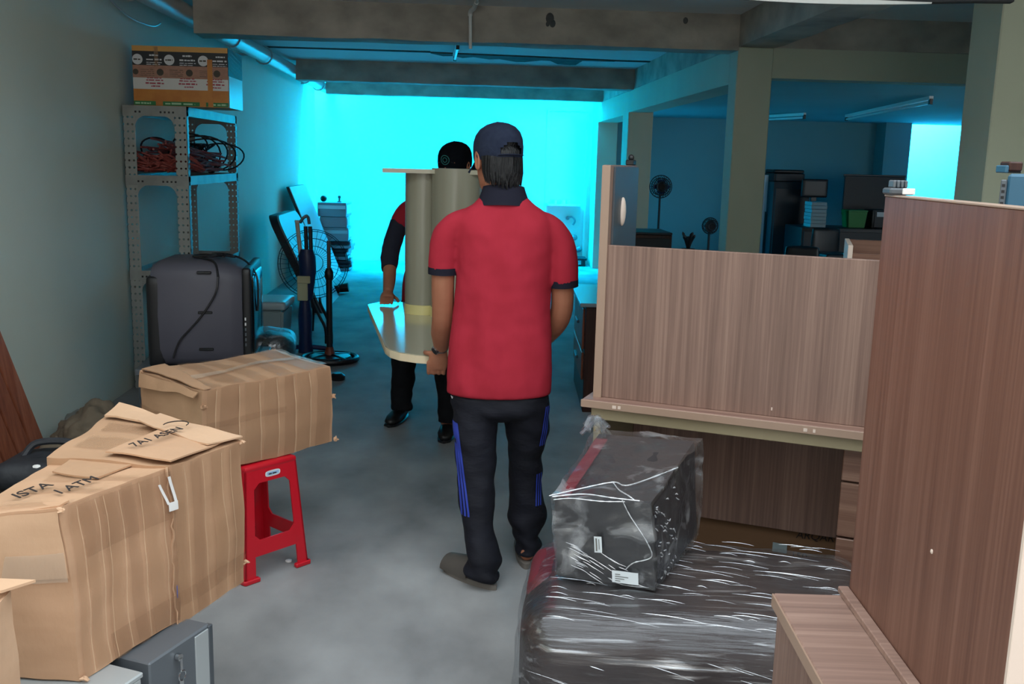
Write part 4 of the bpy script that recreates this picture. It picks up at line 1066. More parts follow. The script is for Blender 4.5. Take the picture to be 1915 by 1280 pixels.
# cables on the middle deck
t = thing('red_cable_bundle', 'bundle of dull red cable on the steel shelf middle deck', 'cable', (-1.98, 7.1, 1.44))
bb = bm_new(); rnd = random.Random(3)
for k in range(64):
    x = rnd.uniform(-0.14, 0.16); z = rnd.uniform(0.008, 0.235)*(1-0.3*abs(x)/0.16)
    y0 = -0.46+rnd.uniform(0, 0.12); y1 = 0.30+rnd.uniform(-0.08, 0.12)
    P = []
    for i in range(7):
        u = i/6; P.append((x+(u-0.2)*0.14+rnd.uniform(-0.02, 0.02), y0+(y1-y0)*u, max(0.008, z*(1-0.35*u)+rnd.uniform(-0.012, 0.012))))
    add_tube(bb, spline(P, 4), 0.0075, 6)
for k in range(16):
    x = rnd.uniform(-0.14, 0.10); z = rnd.uniform(0.02, 0.15)
    add_tube(bb, spline([(x-0.05, -0.45, z), (x+0.03, -0.40, z*0.6+rnd.uniform(-.02, .03)), (x+0.12, -0.44, z*0.9), (x+0.2, -0.36, max(.01, z*0.4))], 4), 0.0075, 6)
obj('strands', bb, 'cable_red', t)
b2 = bm_new(); add_tube(b2, [(0.16+0.035*math.cos(a), 0.30, 0.06+0.06*math.sin(a)) for a in [2*PI*k/14 for k in range(14)]], 0.012, 6, closed=True); obj('tie', b2, 'cable_black', t)
t = thing('black_cable_loops', 'springy black cable loops behind the red cable bundle', 'cable', (-1.95, 7.35, 1.44))
bb = bm_new()
for (cx0, cz0, rx, rz, y) in ((-0.10, 0.17, 0.09, 0.09, -0.5), (0.05, 0.16, 0.19, 0.13, 0.1), (0.08, 0.15, 0.2, 0.12, 0.18), (-0.02, 0.14, 0.16, 0.15, 0.3), (0.12, 0.14, 0.17, 0.10, 0.42), (0.0, 0.2, 0.12, 0.1, 0.0)):
    add_tube(bb, [(cx0+rx*math.cos(a), y+0.05*math.sin(2*a), max(0.006, cz0+rz*math.sin(a)-0.03)) for a in [2*PI*k/26 for k in range(26)]], 0.006, 6, closed=True)
for k in range(18):
    a = rnd.uniform(0, 6.28); add_tube(bb, spline([(rnd.uniform(-.12, .12), rnd.uniform(-.2, .3), 0.02), (rnd.uniform(-.12, .12), rnd.uniform(-.2, .3), 0.19), (rnd.uniform(-.1, .1), rnd.uniform(-.2, .3), 0.16), (rnd.uniform(-.1, .15), rnd.uniform(-.2, .3), 0.02)], 5), 0.0055, 5)
obj('strands', bb, 'cable_black', t)['kind'] = 'stuff'

# old television, back towards the camera
t = thing('old_television', 'bulky dark grey old television seen from behind, cable over it', 'television', (-1.40, 5.55, 0.43), math.radians(6))
def tv_ring(x, sy0, sy1, z0, z1, n=24):
    R = []
    cy, cz = (sy0+sy1)/2, (z0+z1)/2; hy, hz = (sy1-sy0)/2, (z1-z0)/2
    for k in range(n):
        a = 2*PI*k/n; c, s = math.cos(a), math.sin(a); e = 0.32
        R.append(Vector((x, cy+hy*math.copysign(abs(c)**e, c), cz+hz*math.copysign(abs(s)**e, s))))
    return R
bb = bm_new(); add_loft(bb, [tv_ring(-0.275, -0.20, 0.20, 0.03, 0.52), tv_ring(-0.262, -0.235, 0.235, 0.01, 0.553), tv_ring(-0.20, -0.255, 0.255, 0.0, 0.578), tv_ring(0.0, -0.262, 0.262, 0.0, 0.583), tv_ring(0.14, -0.268, 0.268, 0.0, 0.566), tv_ring(0.205, -0.29, 0.29, 0.0, 0.545), tv_ring(0.215, -0.30, 0.30, 0.0, 0.54)])
obj('housing', bb, 'tv_grey', t, smooth=40)
obj('back_cover', rbox(-0.292, -0.20, -0.245, 0.19, 0.0, 0.50, 0.03, (8, 10, 10)), 'tv_dark', t)
obj('bezel', rbox(0.215, 0.262, -0.305, 0.305, 0.0, 0.55, 0.015, (6, 12, 12)), 'tv_dark', t)
obj('screen', rbox(0.258, 0.272, -0.26, 0.26, 0.06, 0.50, 0.006, (4, 12, 12), bulge=0.01), 'screen_glass', t)
for z in (0.515, 0.30, 0.10):
    obj('vent_slot', bx(-0.02, 0.055, -0.27, -0.255, z, z+0.014, 0.003), 'black_plastic', t)
for k in range(6):
    b2 = bm_new(); add_box(b2, 0.226, 0.234, -0.3085, -0.304, 0.13+k*0.028, 0.146+k*0.028, 0.001); obj('button', b2, 'print_white' if k > 3 else 'steel_grey', t)
cb = bm_new()
add_tube(cb, spline([(0.09, -0.27, 0.50), (0.085, -0.285, 0.44), (0.06, -0.283, 0.38), (0.0, -0.28, 0.29), (-0.06, -0.276, 0.22), (-0.12, -0.272, 0.15), (-0.155, -0.27, 0.06)], 6), 0.005, 6)
add_tube(cb, spline([(0.09, -0.27, 0.50), (0.06, -0.2, 0.575), (-0.06, -0.1, 0.592), (0.0, 0.0, 0.592), (0.1, -0.08, 0.59), (0.02, 0.06, 0.592), (0.12, 0.02, 0.59), (0.22, -0.1, 0.565), (0.28, -0.16, 0.49), (0.285, -0.16, 0.36), (0.28, -0.16, 0.30)], 6), 0.006, 6)
add_tube(cb, spline([(-0.06, -0.1, 0.594), (0.05, -0.14, 0.596), (0.12, -0.06, 0.60), (0.16, -0.12, 0.592), (0.06, -0.05, 0.60)], 6), 0.006, 6)
obj('cord', cb, 'cable_black', t)
t = thing('tv_stand', 'grey low stand under the old television', 'stand', (-1.40, 5.6, 0), math.radians(6))
obj('top', bx(-0.36, 0.30, -0.32, 0.32, 0.395, 0.43, 0.004), 'steel_grey', t)
for x in (-0.34, 0.26):
    for y in (-0.30, 0.28): obj('leg', bx(x, x+0.03, y, y+0.03, 0, 0.395, 0.002), 'steel_dark', t)
obj('side_board', bx(-0.355, -0.34, -0.27, 0.28, 0.05, 0.395, 0.002), 'steel_grey', t)

# tub and wrapped bundle to its right
t = thing('plastic_tub', 'translucent grey lidded tub behind the old television', 'tub', (-1.47, 7.6, 0))
bb = bm_new(); add_loft(bb, [[Vector((sx*h, sy*k, z)) for sx, sy in ((-1, -1), (1, -1), (1, 1), (-1, 1))] for z, h, k in ((0, 0.13, 0.18), (0.43, 0.155, 0.21))]); bmesh.ops.bevel(bb, geom=bb.edges[:], offset=0.02, segments=2, affect='EDGES')
obj('tub_body', bb, 'tub_plastic', t); obj('lid', rbox(-0.175, 0.175, -0.23, 0.23, 0.425, 0.49, 0.025, (10, 10, 6)), 'lid_plastic', t)
t = thing('bin_bag_bundle', 'dark bundle in clear film beside the stool carton and television', 'bag', (-1.16, 6.2, 0))
b = rbox(-0.13, 0.12, -0.14, 0.16, 0, 0.46, 0.09, (14, 14, 14), 0.03, 6, 2); obj('bundle', b, 'bag_black', t)
obj('film', rbox(-0.14, 0.13, -0.15, 0.17, 0.0, 0.475, 0.09, (18, 18, 16), 0.034, 6, 2.2), 'film_sack', t)

# folded table and panel leaning on the wall
def leaner(name, m, edge, label, y0, y1, x_b, x_t, z_t, th, r0, cat='board', back=None):
    t = thing(name, label, cat, ((x_b+x_t)/2, (y0+y1)/2, 0))
    poly = [(y0, 0), (y1, 0)]
    poly += [(y1-r0+r0*math.cos(a), z_t-r0+r0*math.sin(a)) for a in [PI/2*k/6 for k in range(7)]]
    poly += [(y0+r0+r0*math.cos(a), z_t-r0+r0*math.sin(a)) for a in [PI/2+PI/2*k/6 for k in range(7)]]
    def P(y, z, o): 
        u = z/z_t; return Vector((x_b+(x_t-x_b)*u+o, y, z))
    bb = bm_new(); A = [bb.verts.new(P(y, z, 0)) for y, z in poly]; B = [bb.verts.new(P(y, z, th*0.8)) for y, z in poly]
    bb.faces.new(A[::-1]); bb.faces.new(B)
    for i in range(len(poly)): bb.faces.new((A[i], A[(i+1) % len(poly)], B[(i+1) % len(poly)], B[i]))
    obj('core', bb, edge, t, world=True)
    bb = bm_new(); A = [bb.verts.new(P(y, z, th*0.8)) for y, z in poly]; B = [bb.verts.new(P(y, z, th)) for y, z in poly]
    bb.faces.new(A[::-1]); bb.faces.new(B)
    for i in range(len(poly)): bb.faces.new((A[i], A[(i+1) % len(poly)], B[(i+1) % len(poly)], B[i]))
    obj('face_sheet', bb, m, t, world=True)
    return t
leaner('folded_table', 'board_grey', 'board_dark', 'round-cornered folded table top leaning on the left wall behind blue stand', 10.0, 11.25, -1.47, -1.93, 0.97, 0.10, 0.16, 'table')
leaner('leaning_board', 'board_pale', 'board_dark', 'tall pale panel leaning on the left wall behind the folded table', 12.3, 13.55, -1.66, -2.13, 1.19, 0.045, 0.02)

# black pedestal fan stand
t = thing('fan_stand', 'black fan stand with round ring base and bare pole by left wall', 'stand', (-1.0, 7.6, 0))
bb = bm_new(); add_tube(bb, [(0.21*math.cos(a), 0.19*math.sin(a), 0.025) for a in [2*PI*k/32 for k in range(32)]], (0.022), 8, closed=True)
for k in range(4):
    a = PI/4+k*PI/2; add_tube(bb, [(0, 0, 0.05), (0.2*math.cos(a), 0.18*math.sin(a), 0.03)], [(0.03, 0.02), (0.022, 0.014)], 8)
obj('ring_base', bb, 'black_plastic', t)
bb = bm_new(); add_rings(bb, ((0.03, 0, 0, 0.17, 0.15), (0.045, 0, 0, 0.16, 0.14), (0.055, 0, 0, 0.04, 0.04)), 24); obj('base_plate', bb, 'black_plastic', t)
bb = bm_new(); add_lathe(bb, [(0.045, 0.05), (0.04, 0.07), (0.03, 0.10), (0.028, 0.115)]); obj('collar', bb, 'orange_brown', t)
obj('lower_pole', tube([(0, 0, 0.11), (0, 0, 0.66)], 0.024, 12), 'black_plastic', t)
bb = bm_new(); add_lathe(bb, [(0.026, 0.64), (0.034, 0.66), (0.034, 0.70), (0.02, 0.73)]); obj('clamp_nut', bb, 'black_plastic', t)
obj('upper_pole', tube([(0, 0, 0.72), (0, 0, 0.94)], 0.015, 12), 'steel_dark', t)
# blue stand fan, folded
t = thing('blue_fan_stand', 'dark blue folded stand with cream label and upright poles by left wall', 'fan', (-1.24, 7.95, 0))
bb = bm_new(); add_rings(bb, ((0.0, 0, 0, 0.06, 0.06), (0.12, 0, 0, 0.052, 0.052), (0.30, 0, 0, 0.058, 0.055), (0.40, 0, 0, 0.045, 0.045), (0.44, 0, 0, 0.04, 0.04)), 16); obj('column', bb, 'blue_steel', t)
bb = bm_new(); add_rings(bb, ((0.43, 0.01, 0, 0.05, 0.045), (0.56, 0.02, 0, 0.058, 0.05), (0.66, 0.025, 0, 0.068, 0.06), (0.78, 0.02, 0, 0.07, 0.06), (0.84, 0.02, 0, 0.05, 0.05)), 16); obj('motor_head', bb, 'blue_steel', t)
bb = bm_new(); add_box(bb, -0.052, 0.03, -0.062, -0.04, 0.43, 0.61, 0.006); add_box(bb, -0.052, 0.052, -0.07, -0.045, 0.57, 0.63, 0.006); obj('label', bb, 'cream_label', t)
obj('pole', tube([(-0.03, 0, 0.80), (-0.055, 0.0, 1.06)], 0.017, 10), 'pole_white', t)
for x in (0.015, 0.05): obj('pole', tube([(x, 0.02, 0.80), (x-0.005, 0.02, 1.02)], 0.016, 10), 'black_plastic', t)
bb = bm_new(); add_tube(bb, spline([(-0.03, 0.0, 1.05), (0.0, -0.01, 1.09), (0.03, 0, 1.10), (0.04, 0.01, 1.04)], 5), 0.013, 8); obj('hook', bb, 'chrome', t)
bb = bm_new(); add_tube(bb, [(-0.055, 0, 1.05), (-0.052, 0, 1.068)], 0.02, 10); obj('pole_cap', bb, 'print_white', t)
for o_ in (0.0, 0.055):
    obj('bent_bar', tube(spline([(0.06+o_, -0.02+o_, 0.44), (0.075+o_, -0.03, 0.40), (0.12+o_, -0.03, 0.30), (0.165+o_*0.8, -0.03, 0.2), (0.17+o_*0.8, -0.03, 0.08)], 5), 0.012, 8), 'black_plastic', t)
obj('base', tube([(-0.16, 0.05, 0.02), (0.0, 0.0, 0.05), (0.16, 0.06, 0.02)], 0.02, 8), 'blue_steel', t)
# wire grille
t = thing('fan_grille', 'round black wire fan grille leaning behind the blue stand', 'grille', (-1.3, 8.9, 0.62))
Mg = Matrix.Translation((-1.31, 8.9, 0.62)) @ Matrix.Rotation(math.radians(12), 4, 'Z') @ Matrix.Rotation(math.radians(78), 4, 'X')
bb = bm_new()
for r, zz in ((0.31, 0.0), (0.29, 0.03), (0.22, 0.06), (0.15, 0.075), (0.08, 0.08)):
    add_tube(bb, [Mg @ Vector((r*math.cos(a), r*math.sin(a), zz)) for a in [2*PI*k/36 for k in range(36)]], 0.0032, 5, closed=True)
obj('ring', bb, 'black_plastic', t, world=True)
bb = bm_new()
for k in range(40):
    a = 2*PI*k/40; add_tube(bb, [Mg @ Vector((r*math.cos(a+0.3*(0.31-r)), r*math.sin(a+0.3*(0.31-r)), zz)) for r, zz in ((0.31, 0), (0.29, 0.03), (0.22, 0.06), (0.08, 0.08))], 0.0017, 4)
obj('spoke', bb, 'black_plastic', t, world=True)['kind'] = 'stuff'
obj('support_leg', tube([Mg @ Vector((0, -0.3, 0)), (-1.33, 8.95, 0.0)], 0.01, 6), 'black_plastic', t, world=True)
t = thing('fan_motor', 'black fan motor lying on the floor behind the fan stand', 'motor', (-1.40, 11.5, 0))
obj('housing', rbox(-0.12, 0.02, -0.08, 0.08, 0.0, 0.10, 0.04, (8, 8, 8)), 'black_plastic', t)
bb = bm_new(); add_tube(bb, [(0.0, 0, 0.06), (0.11, 0, 0.075)], [0.05, 0.055], 12); obj('cap', bb, 'black_plastic', t)
bb = bm_new(); add_lathe(bb, [(0.05, 0), (0.055, 0.03), (0.03, 0.05)], (0, 0, 0), 14); add_box(bb, -0.09, 0.0, -0.02, 0.02, 0.0, 0.03, 0.005)
bb.transform(Matrix.Translation((-0.86, 6.95, 0))); solo('caster_wheel', bb, 'black_plastic', 'small black caster on the floor just past the square carton', 'wheel', (-0.86, 6.95, 0))

# stack of old equipment by the rear wall
def unit(name, label, x0, x1, y0, y1, z0, z1, m, mf, kind):
    t = thing(name, label, kind, ((x0+x1)/2, (y0+y1)/2, z0), math.radians(random.uniform(-3, 3)), group='old equipment stacked by the rear wall')
    X, Y_, H_ = (x1-x0)/2, (y1-y0)/2, z1-z0
    obj('case', bx(-X, X, -Y_, Y_, 0, H_-0.002, 0.006), m, t)
    obj('front_plate', bx(-X+0.01, X-0.01, -Y_-0.006, -Y_, H_*0.55, H_*0.8, 0.002), mf, t)
    obj('side_plate', bx(X, X+0.005, -Y_+0.03, Y_-0.03, H_*0.2, H_*0.8, 0.002), mf, t)
zc = 0.0
for k in range(8):
    xo = 0.03*math.sin(k*1.3); m_ = 'tray_dark' if k % 3 else 'tray_steel'
    tt = thing('flat_tray', ('lowest thin steel tray of the rear stack', 'second lowest thin tray of the rear stack', 'third lowest thin tray of the rear stack', 'fourth lowest thin tray of the rear stack', 'fourth highest thin tray of the rear stack', 'third highest thin tray of the rear stack', 'second highest thin tray of the rear stack', 'highest thin tray of the rear stack just under wide case')[k], 'tray', (-1.70+xo, 14.0, zc), math.radians(4*math.sin(k)), group='thin flat trays at the bottom of the rear stack')
    obj('tray_body', bx(-0.17, 0.15, -0.22, 0.25, 0.0, 0.040, 0.004), m_, tt)
    obj('rim', bx(0.15, 0.165, -0.2, 0.24, 0.006, 0.046, 0.003), 'tray_steel', tt)
    zc += 0.0525
unit('equipment_case', 'wide grey case with pale end standing just above the thin trays', -1.90, -1.54, 13.68, 14.2, 0.425, 0.61, 'tray_steel', 'lid_plastic', 'case')
unit('equipment_case', 'flat grey case second from top of rear stack', -1.93, -1.56, 13.68, 14.2, 0.612, 0.755, 'tray_steel', 'tray_steel', 'case')
unit('equipment_case', 'grey case with dark base topmost in the rear stack', -1.94, -1.55, 13.68, 14.2, 0.757, 0.95, 'tray_steel', 'print_white', 'case')
bb = bm_new(); add_ball(bb, (-1.88, 13.8, 0.997), 0.045, 14); solo('black_ball', bb, 'black_plastic', 'small black ball on top of the rear equipment stack', 'ball', (-1.88, 13.8, 0.952))
bb = bm_new(); add_lathe(bb, [(0.03, 0), (0.03, 0.01), (0.012, 0.015), (0.012, 0.05), (0.02, 0.06), (0.018, 0.085), (0.004, 0.09)], (-1.67, 13.85, 0.951), 12); solo('small_spigot', bb, 'steel_dark', 'small dark metal spigot on top of the rear equipment stack', 'spigot', (-1.67, 13.85, 0.951))

# things on and by the rear wall
t = thing('rear_shelf', 'narrow white ledge on the cyan-lit rear wall', 'shelf', (1.6, 15.24, 0.90))
obj('ledge', bx(-0.26, 0.25, -0.06, 0.06, 0.0, 0.035, 0.004), 'white_paint', t)
for x, r in ((-0.15, 0.03), (-0.02, 0.04), (0.06, 0.025)):
    b2 = bm_new(); add_lathe(b2, [(r, 0.035), (r, 0.09), (r*0.5, 0.10)], (x, 0, 0), 12); obj('knob', b2, 'white_paint', t)
t = thing('wall_tap', 'small curved tap on the rear wall below the white ledge', 'tap', (1.68, 15.28, 0.66))
obj('spout', tube(spline([(-0.02, 0, 0.06), (0.05, -0.05, 0.08), (0.09, -0.06, 0.02), (0.06, -0.05, -0.04)], 5), 0.016, 8), 'tray_steel', t); obj('flange', tube([(-0.02, 0.015, 0.06), (-0.02, -0.02, 0.06)], 0.03, 10), 'tray_steel', t)
for x, z, lb in ((1.78, 0.42, 'small round wall fitting on rear wall between tap and low sill'), (1.86, 0.24, 'lowest small wall fitting at the right end of rear wall')):
    bb = bm_new(); add_ball(bb, (x, 15.27, z), (0.045, 0.03, 0.045), 10); add_box(bb, x-0.06, x-0.01, 15.28, 15.3, z-0.05, z, 0.004); solo('wall_fitting', bb, 'tray_steel', lb, 'fitting', (x, 15.3, z))
t = thing('low_sill_bench', 'low dark bench at the foot of the rear wall on the right', 'bench', (1.78, 15.12, 0))
obj('seat', bx(-0.17, 0.17, -0.12, 0.14, 0.09, 0.13, 0.006), 'tray_dark', t)
for x in (-0.15, 0.11): obj('leg', bx(x, x+0.04, -0.1, 0.12, 0, 0.09, 0.004), 'tray_dark', t)

# ================================================================== SIDE ROOM
def thing_box(name, label, cat, x0, x1, y0, y1, z0, z1, m, front='black_plastic', grp=None):
    t = thing(name, label, cat, ((x0+x1)/2, (y0+y1)/2, z0), group=grp); X, Y_, H_ = (x1-x0)/2, (y1-y0)/2, z1-z0
    obj('body', bx(-X, X, -Y_, Y_, 0, H_-0.001, 0.012, 2), m, t)
    obj('front', bx(-X+0.03, X-0.03, -Y_-0.012, -Y_, 0.04*H_, 0.93*H_, 0.004), front, t)
    return t
thing_box('file_cabinet', 'dark file cabinet in the side room by the pier', 'cabinet', 4.55, 5.1, 14.3, 14.9, 0, 1.37, 'tray_dark', 'board_dark')
t = thing_box('printer', 'dark printer on the side room file cabinet', 'printer', 4.56, 5.02, 14.35, 14.85, 1.371, 1.49, 'black_plastic', 'tray_dark')
obj('lid', rbox(-0.22, 0.23, -0.22, 0.22, 0.119, 0.17, 0.02, (8, 8, 5)), 'black_plastic', t)
bb = bm_new(); add_box(bb, 4.42, 4.53, 14.5, 14.52, 0.92, 1.46, 0.004); add_box(bb, 4.44, 4.51, 14.5, 14.6, 0, 0.92, 0.004); solo('pale_column', bb, 'board_pale', 'pale upright strip between the pier and dark file cabinet', 'post', (4.48, 14.52, 0))
thing_box('desk_block', 'long dark desk across the side room', 'desk', 4.75, 7.2, 13.55, 14.27, 0, 0.76, 'black_plastic', 'board_dark')
t = thing('monitor', 'dark monitor on the side room desk beside the file cabinet', 'monitor', (5.05, 14.0, 0.761))
obj('screen', rbox(-0.19, 0.19, -0.02, 0.03, 0.40, 0.66, 0.02, (8, 6, 8)), 'black_plastic', t); obj('neck', bx(-0.04, 0.04, 0.0, 0.03, 0.02, 0.42, 0.004), 'black_plastic', t); obj('base', bx(-0.12, 0.12, -0.1, 0.1, 0, 0.02, 0.004), 'black_plastic', t)
bb = bm_new()
for k in range(7): add_box(bb, -0.11+0.005*math.sin(k*2), 0.11+0.005*math.sin(k*3), -0.14, 0.14, k*0.05, k*0.05+0.046, 0.003)
bb.transform(Matrix.Translation((5.0, 13.75, 0.762))); solo('paper_stack', bb, 'paper_pale', 'pale stack of papers below the side room monitor', 'papers', (5.0, 13.75, 0.762))
t = thing('dark_screen_board', 'wide dark board standing on the side room desk', 'board', (6.0, 14.2, 0.761))
obj('panel', bx(-0.45, 0.45, -0.015, 0.015, 0.16, 0.72, 0.01), 'board_dark', t); obj('frame', bx(-0.46, 0.46, 0.0, 0.02, 0.70, 0.74, 0.004), 'black_plastic', t)
for x in (-0.35, 0.32): obj('foot', bx(x, x+0.03, -0.08, 0.08, 0, 0.17, 0.004), 'black_plastic', t)
t = thing('green_bin', 'green bin on the side room desk below the dark board', 'bin', (5.6, 13.85, 0.761))
bb = bm_new(); add_loft(bb, [[Vector((sx*h, sy*h, z)) for sx, sy in ((-1, -1), (1, -1), (1, 1), (-1, 1))] for z, h in ((0, 0.115), (0.22, 0.135))]); obj('body', bb, 'bin_green', t); obj('rim', bx(-0.142, 0.142, -0.142, 0.142, 0.22, 0.245, 0.006), 'bin_green', t)
t = thing_box('dark_box', 'dark box with small pale label beside the green bin', 'box', 5.8, 6.06, 13.7, 14.0, 0.761, 1.02, 'black_plastic', 'board_dark')
obj('label', bx(-0.07, 0.04, -0.165, -0.163, 0.16, 0.225, 0.001), 'board_pale', t)
def office_chair(name, label, x, y, h, rz):
    t = thing(name, label, 'chair', (x, y, 0), rz, group='dark office chairs in the side room')
    obj('backrest', rbox(-0.2, 0.2, 0.16, 0.22, h-0.42, h, 0.03, (10, 6, 10), bulge=0.01), 'black_plastic', t)
    obj('seat', rbox(-0.22, 0.22, -0.22, 0.2, 0.42, 0.5, 0.035, (10, 10, 6)), 'black_plastic', t)
    obj('spine', bx(-0.03, 0.03, 0.2, 0.23, 0.40, h-0.2, 0.004), 'black_plastic', t)
    obj('column', tube([(0, 0, 0.08), (0, 0, 0.43)], 0.025, 10), 'steel_dark', t)
    for k in range(5):
        a = 2*PI*k/5; obj('leg', tube([(0, 0, 0.09), (0.26*math.cos(a), 0.26*math.sin(a), 0.03)], 0.022, 6), 'black_plastic', t)
    return t
office_chair('office_chair', 'dark rounded chair back just above the desk panel, nearest the side panel', 1.92, 9.3, 0.90, 0.3)
office_chair('office_chair', 'dark chair back low in the side room beside the painted pier', 4.15, 11.8, 0.62, -0.4)
office_chair('office_chair', 'dark chair back silhouetted before the side room desk', 4.85, 12.6, 0.80, 0.2)
def stand_fan(label, x, y, h, r):
    t = thing('standing_fan', label, 'fan', (x, y, 0))
    obj('pole', tube([(0, 0, 0.03), (0, 0, h)], 0.014, 10), 'tray_dark', t)
    bb = bm_new(); add_lathe(bb, [(0.18, 0), (0.18, 0.02), (0.03, 0.04)]); obj('base', bb, 'black_plastic', t)
    bb = bm_new(); add_tube(bb, [(0, 0.05, h+0.05), (0, -0.07, h+0.05)], [(0.05), (0.06)], 12); obj('motor', bb, 'black_plastic', t)
    bb = bm_new()
    for rr, yy in ((r, -0.03), (r*0.75, -0.10), (r*0.45, -0.12), (r*0.75, 0.03)):
        add_tube(bb, [(rr*math.cos(a), yy, h+0.05+rr*math.sin(a)) for a in [2*PI*k/24 for k in range(24)]], 0.006, 5, closed=True)
    for k in range(24):
        a = 2*PI*k/24; add_tube(bb, [(q*math.cos(a), yy, h+0.05+q*math.sin(a)) for q, yy in ((0.03, -0.12), (r*0.75, -0.10), (r, -0.03), (r*0.75, 0.03), (0.03, 0.03))], 0.003, 4)
    obj('grille', bb, 'tray_dark', t)['kind'] = 'stuff'
    for k in range(4):
        bb = bm_new(); a = k*PI/2; add_ball(bb, (0, 0, 0), (r*0.38, 0.008, r*0.22), 10, Matrix.Rotation(0.4, 3, 'X'))
        bb.transform(Matrix.Translation((r*0.45*math.cos(a), -0.05, h+0.05+r*0.45*math.sin(a)))); obj('blade', bb, 'blue_steel', t)
stand_fan('dark standing fan in the far doorway, seen above desk panel', 2.32, 11.5, 1.27, 0.13)
stand_fan('second dark fan, lower, against the near side of doorway', 2.80, 11.0, 0.86, 0.09)
t = thing('potted_plant', 'small dark plant in a pot between the two doorway fans', 'plant', (2.655, 11.35, 0))
bb = bm_new(); add_lathe(bb, [(0.05, 0), (0.075, 0.16), (0.08, 0.17)], (0, 0, 0.45)); obj('pot', bb, 'tray_dark', t); obj('stool', bx(-0.12, 0.12, -0.12, 0.12, 0, 0.45, 0.006), 'tray_dark', t)
for k in range(9):
    a = 2*PI*k/9; bb = bm_new(); add_tube(bb, spline([(0, 0, 0.61), (0.03*math.cos(a), 0.03*math.sin(a), 0.70), (0.075*math.cos(a), 0.075*math.sin(a), 0.78+0.03*math.sin(k*2))], 4), [(0.004, 0.003)]+[(0.016, 0.004)]*7+[(0.003, 0.002)], 6); obj('leaf', bb, 'black_plastic', t)

# ================================================================== CARRIED TABLE
t = thing('pedestal_table', 'cream laminate table with round column, carried level by two men', 'table', (-0.07, 4.6, 0.75))
poly = [(-0.495, 5.33), (-0.31, 4.14), (-0.285, 4.06), (-0.24, 4.0), (-0.17, 3.955), (-0.08, 3.93), (0.05, 3.92), (0.16, 3.94), (0.24, 3.99), (0.30, 4.08), (0.31, 4.2), (0.36, 5.40), (-0.43, 5.45)]
T_top = 0.790
bb = prism(poly, T_top-0.004, T_top, 0.0012); obj('top', bb, 'cream_laminate', t, world=True)
bb = prism([(p[0]*1.0, p[1]) for p in poly], T_top-0.036, T_top-0.004, 0.001); obj('edge', bb, 'cream_edge', t, world=True, label='pale cream edge band')
def col(cx0, cy0, r, z0, z1, nm):
    b = bm_new(); add_lathe(b, [(r, z0), (r, z1)], (cx0, cy0, 0), 40); obj(nm, b, 'cream_column', t, world=True)
col(-0.183, 5.08, 0.097, T_top+0.05, 1.505, 'column')
col(-0.018, 4.985, 0.126, T_top+0.05, 1.532, 'column')
for c, r in (((-0.183, 5.08), 0.099), ((-0.018, 4.985), 0.128)):
    b = bm_new(); add_lathe(b, [(r, T_top), (r, T_top+0.046), (r-0.004, T_top+0.05)], (c[0], c[1], 0), 40); obj('foot_ring', b, 'cream_ring', t, world=True, label='glossy yellowish ring at the column foot')
obj('end_plate', prism([(-0.385, 4.93), (-0.15, 4.93), (0.10, 4.86), (0.11, 5.3), (-0.37, 5.3)], 1.505, 1.526, 0.002), 'cream_laminate', t, world=True)

# ================================================================== PEOPLE
def head_bm():
    b = bm_new()
    rows = [(-0.128, 0, 0.052, 0.026, 0.030), (-0.115, 0, 0.045, 0.043, 0.046), (-0.09, 0, 0.03, 0.056, 0.066), (-0.055, 0, 0.016, 0.066, 0.084), (-0.02, 0, 0.006, 0.072, 0.093), (0.02, 0, 0.0, 0.076, 0.098), (0.055, 0, -0.003, 0.075, 0.096), (0.085, 0, -0.005, 0.066, 0.085), (0.108, 0, -0.006, 0.046, 0.06), (0.12, 0, -0.006, 0.02, 0.026)]
    add_rings(b, rows, 24)
    parts = [b]
    # nose, brow, chin, lips pad
    n = bm_new(); add_tube(n, [(0, 0.092, 0.016), (0, 0.105, -0.008), (0, 0.116, -0.03), (0, 0.104, -0.042)], [0.008, 0.010, 0.0135, 0.009], 10); parts.append(n)
    n = bm_new(); add_tube(n, [(-0.05, 0.08, 0.026), (0, 0.096, 0.03), (0.05, 0.08, 0.026)], 0.009, 8); parts.append(n)
    n = bm_new(); add_ball(n, (0, 0.088, -0.10), (0.02, 0.014, 0.016), 10); parts.append(n)
    n = bm_new(); add_ball(n, (0, 0.093, -0.066), (0.024, 0.010, 0.012), 10); parts.append(n)
    for s in (-1, 1):
        n = bm_new(); add_tube(n, [(s*0.083, 0.004+0.014*math.sin(a)-s*0*0.0, -0.012+0.032*math.cos(a)) for a in [2*PI*k/14 for k in range(14)]], [(0.007, 0.006)]*14, 8, closed=True); parts.append(n)
        n = bm_new(); add_ball(n, (s*0.078, 0.002, -0.014), (0.007, 0.014, 0.026), 10); parts.append(n)
    return merge(parts)

def hand_bm(palm, fingers, thumb):
    """palm: [(pt,(ru,rv))...]; fingers/thumb: point lists with radii"""
    bs = []
    b = bm_new(); add_tube(b, [p for p, r in palm], [r for p, r in palm], 14, up=(1, 0, 0)); bs.append(b)
    for pts, r in fingers+[thumb]:
        b = bm_new(); pp = spline(pts, 4); add_tube(b, pp, [r*(1-0.18*i/len(pp)) for i in range(len(pp))], 9)
        add_ball(b, pp[-1], r*0.84, 8); bs.append(b)
    return merge(bs)

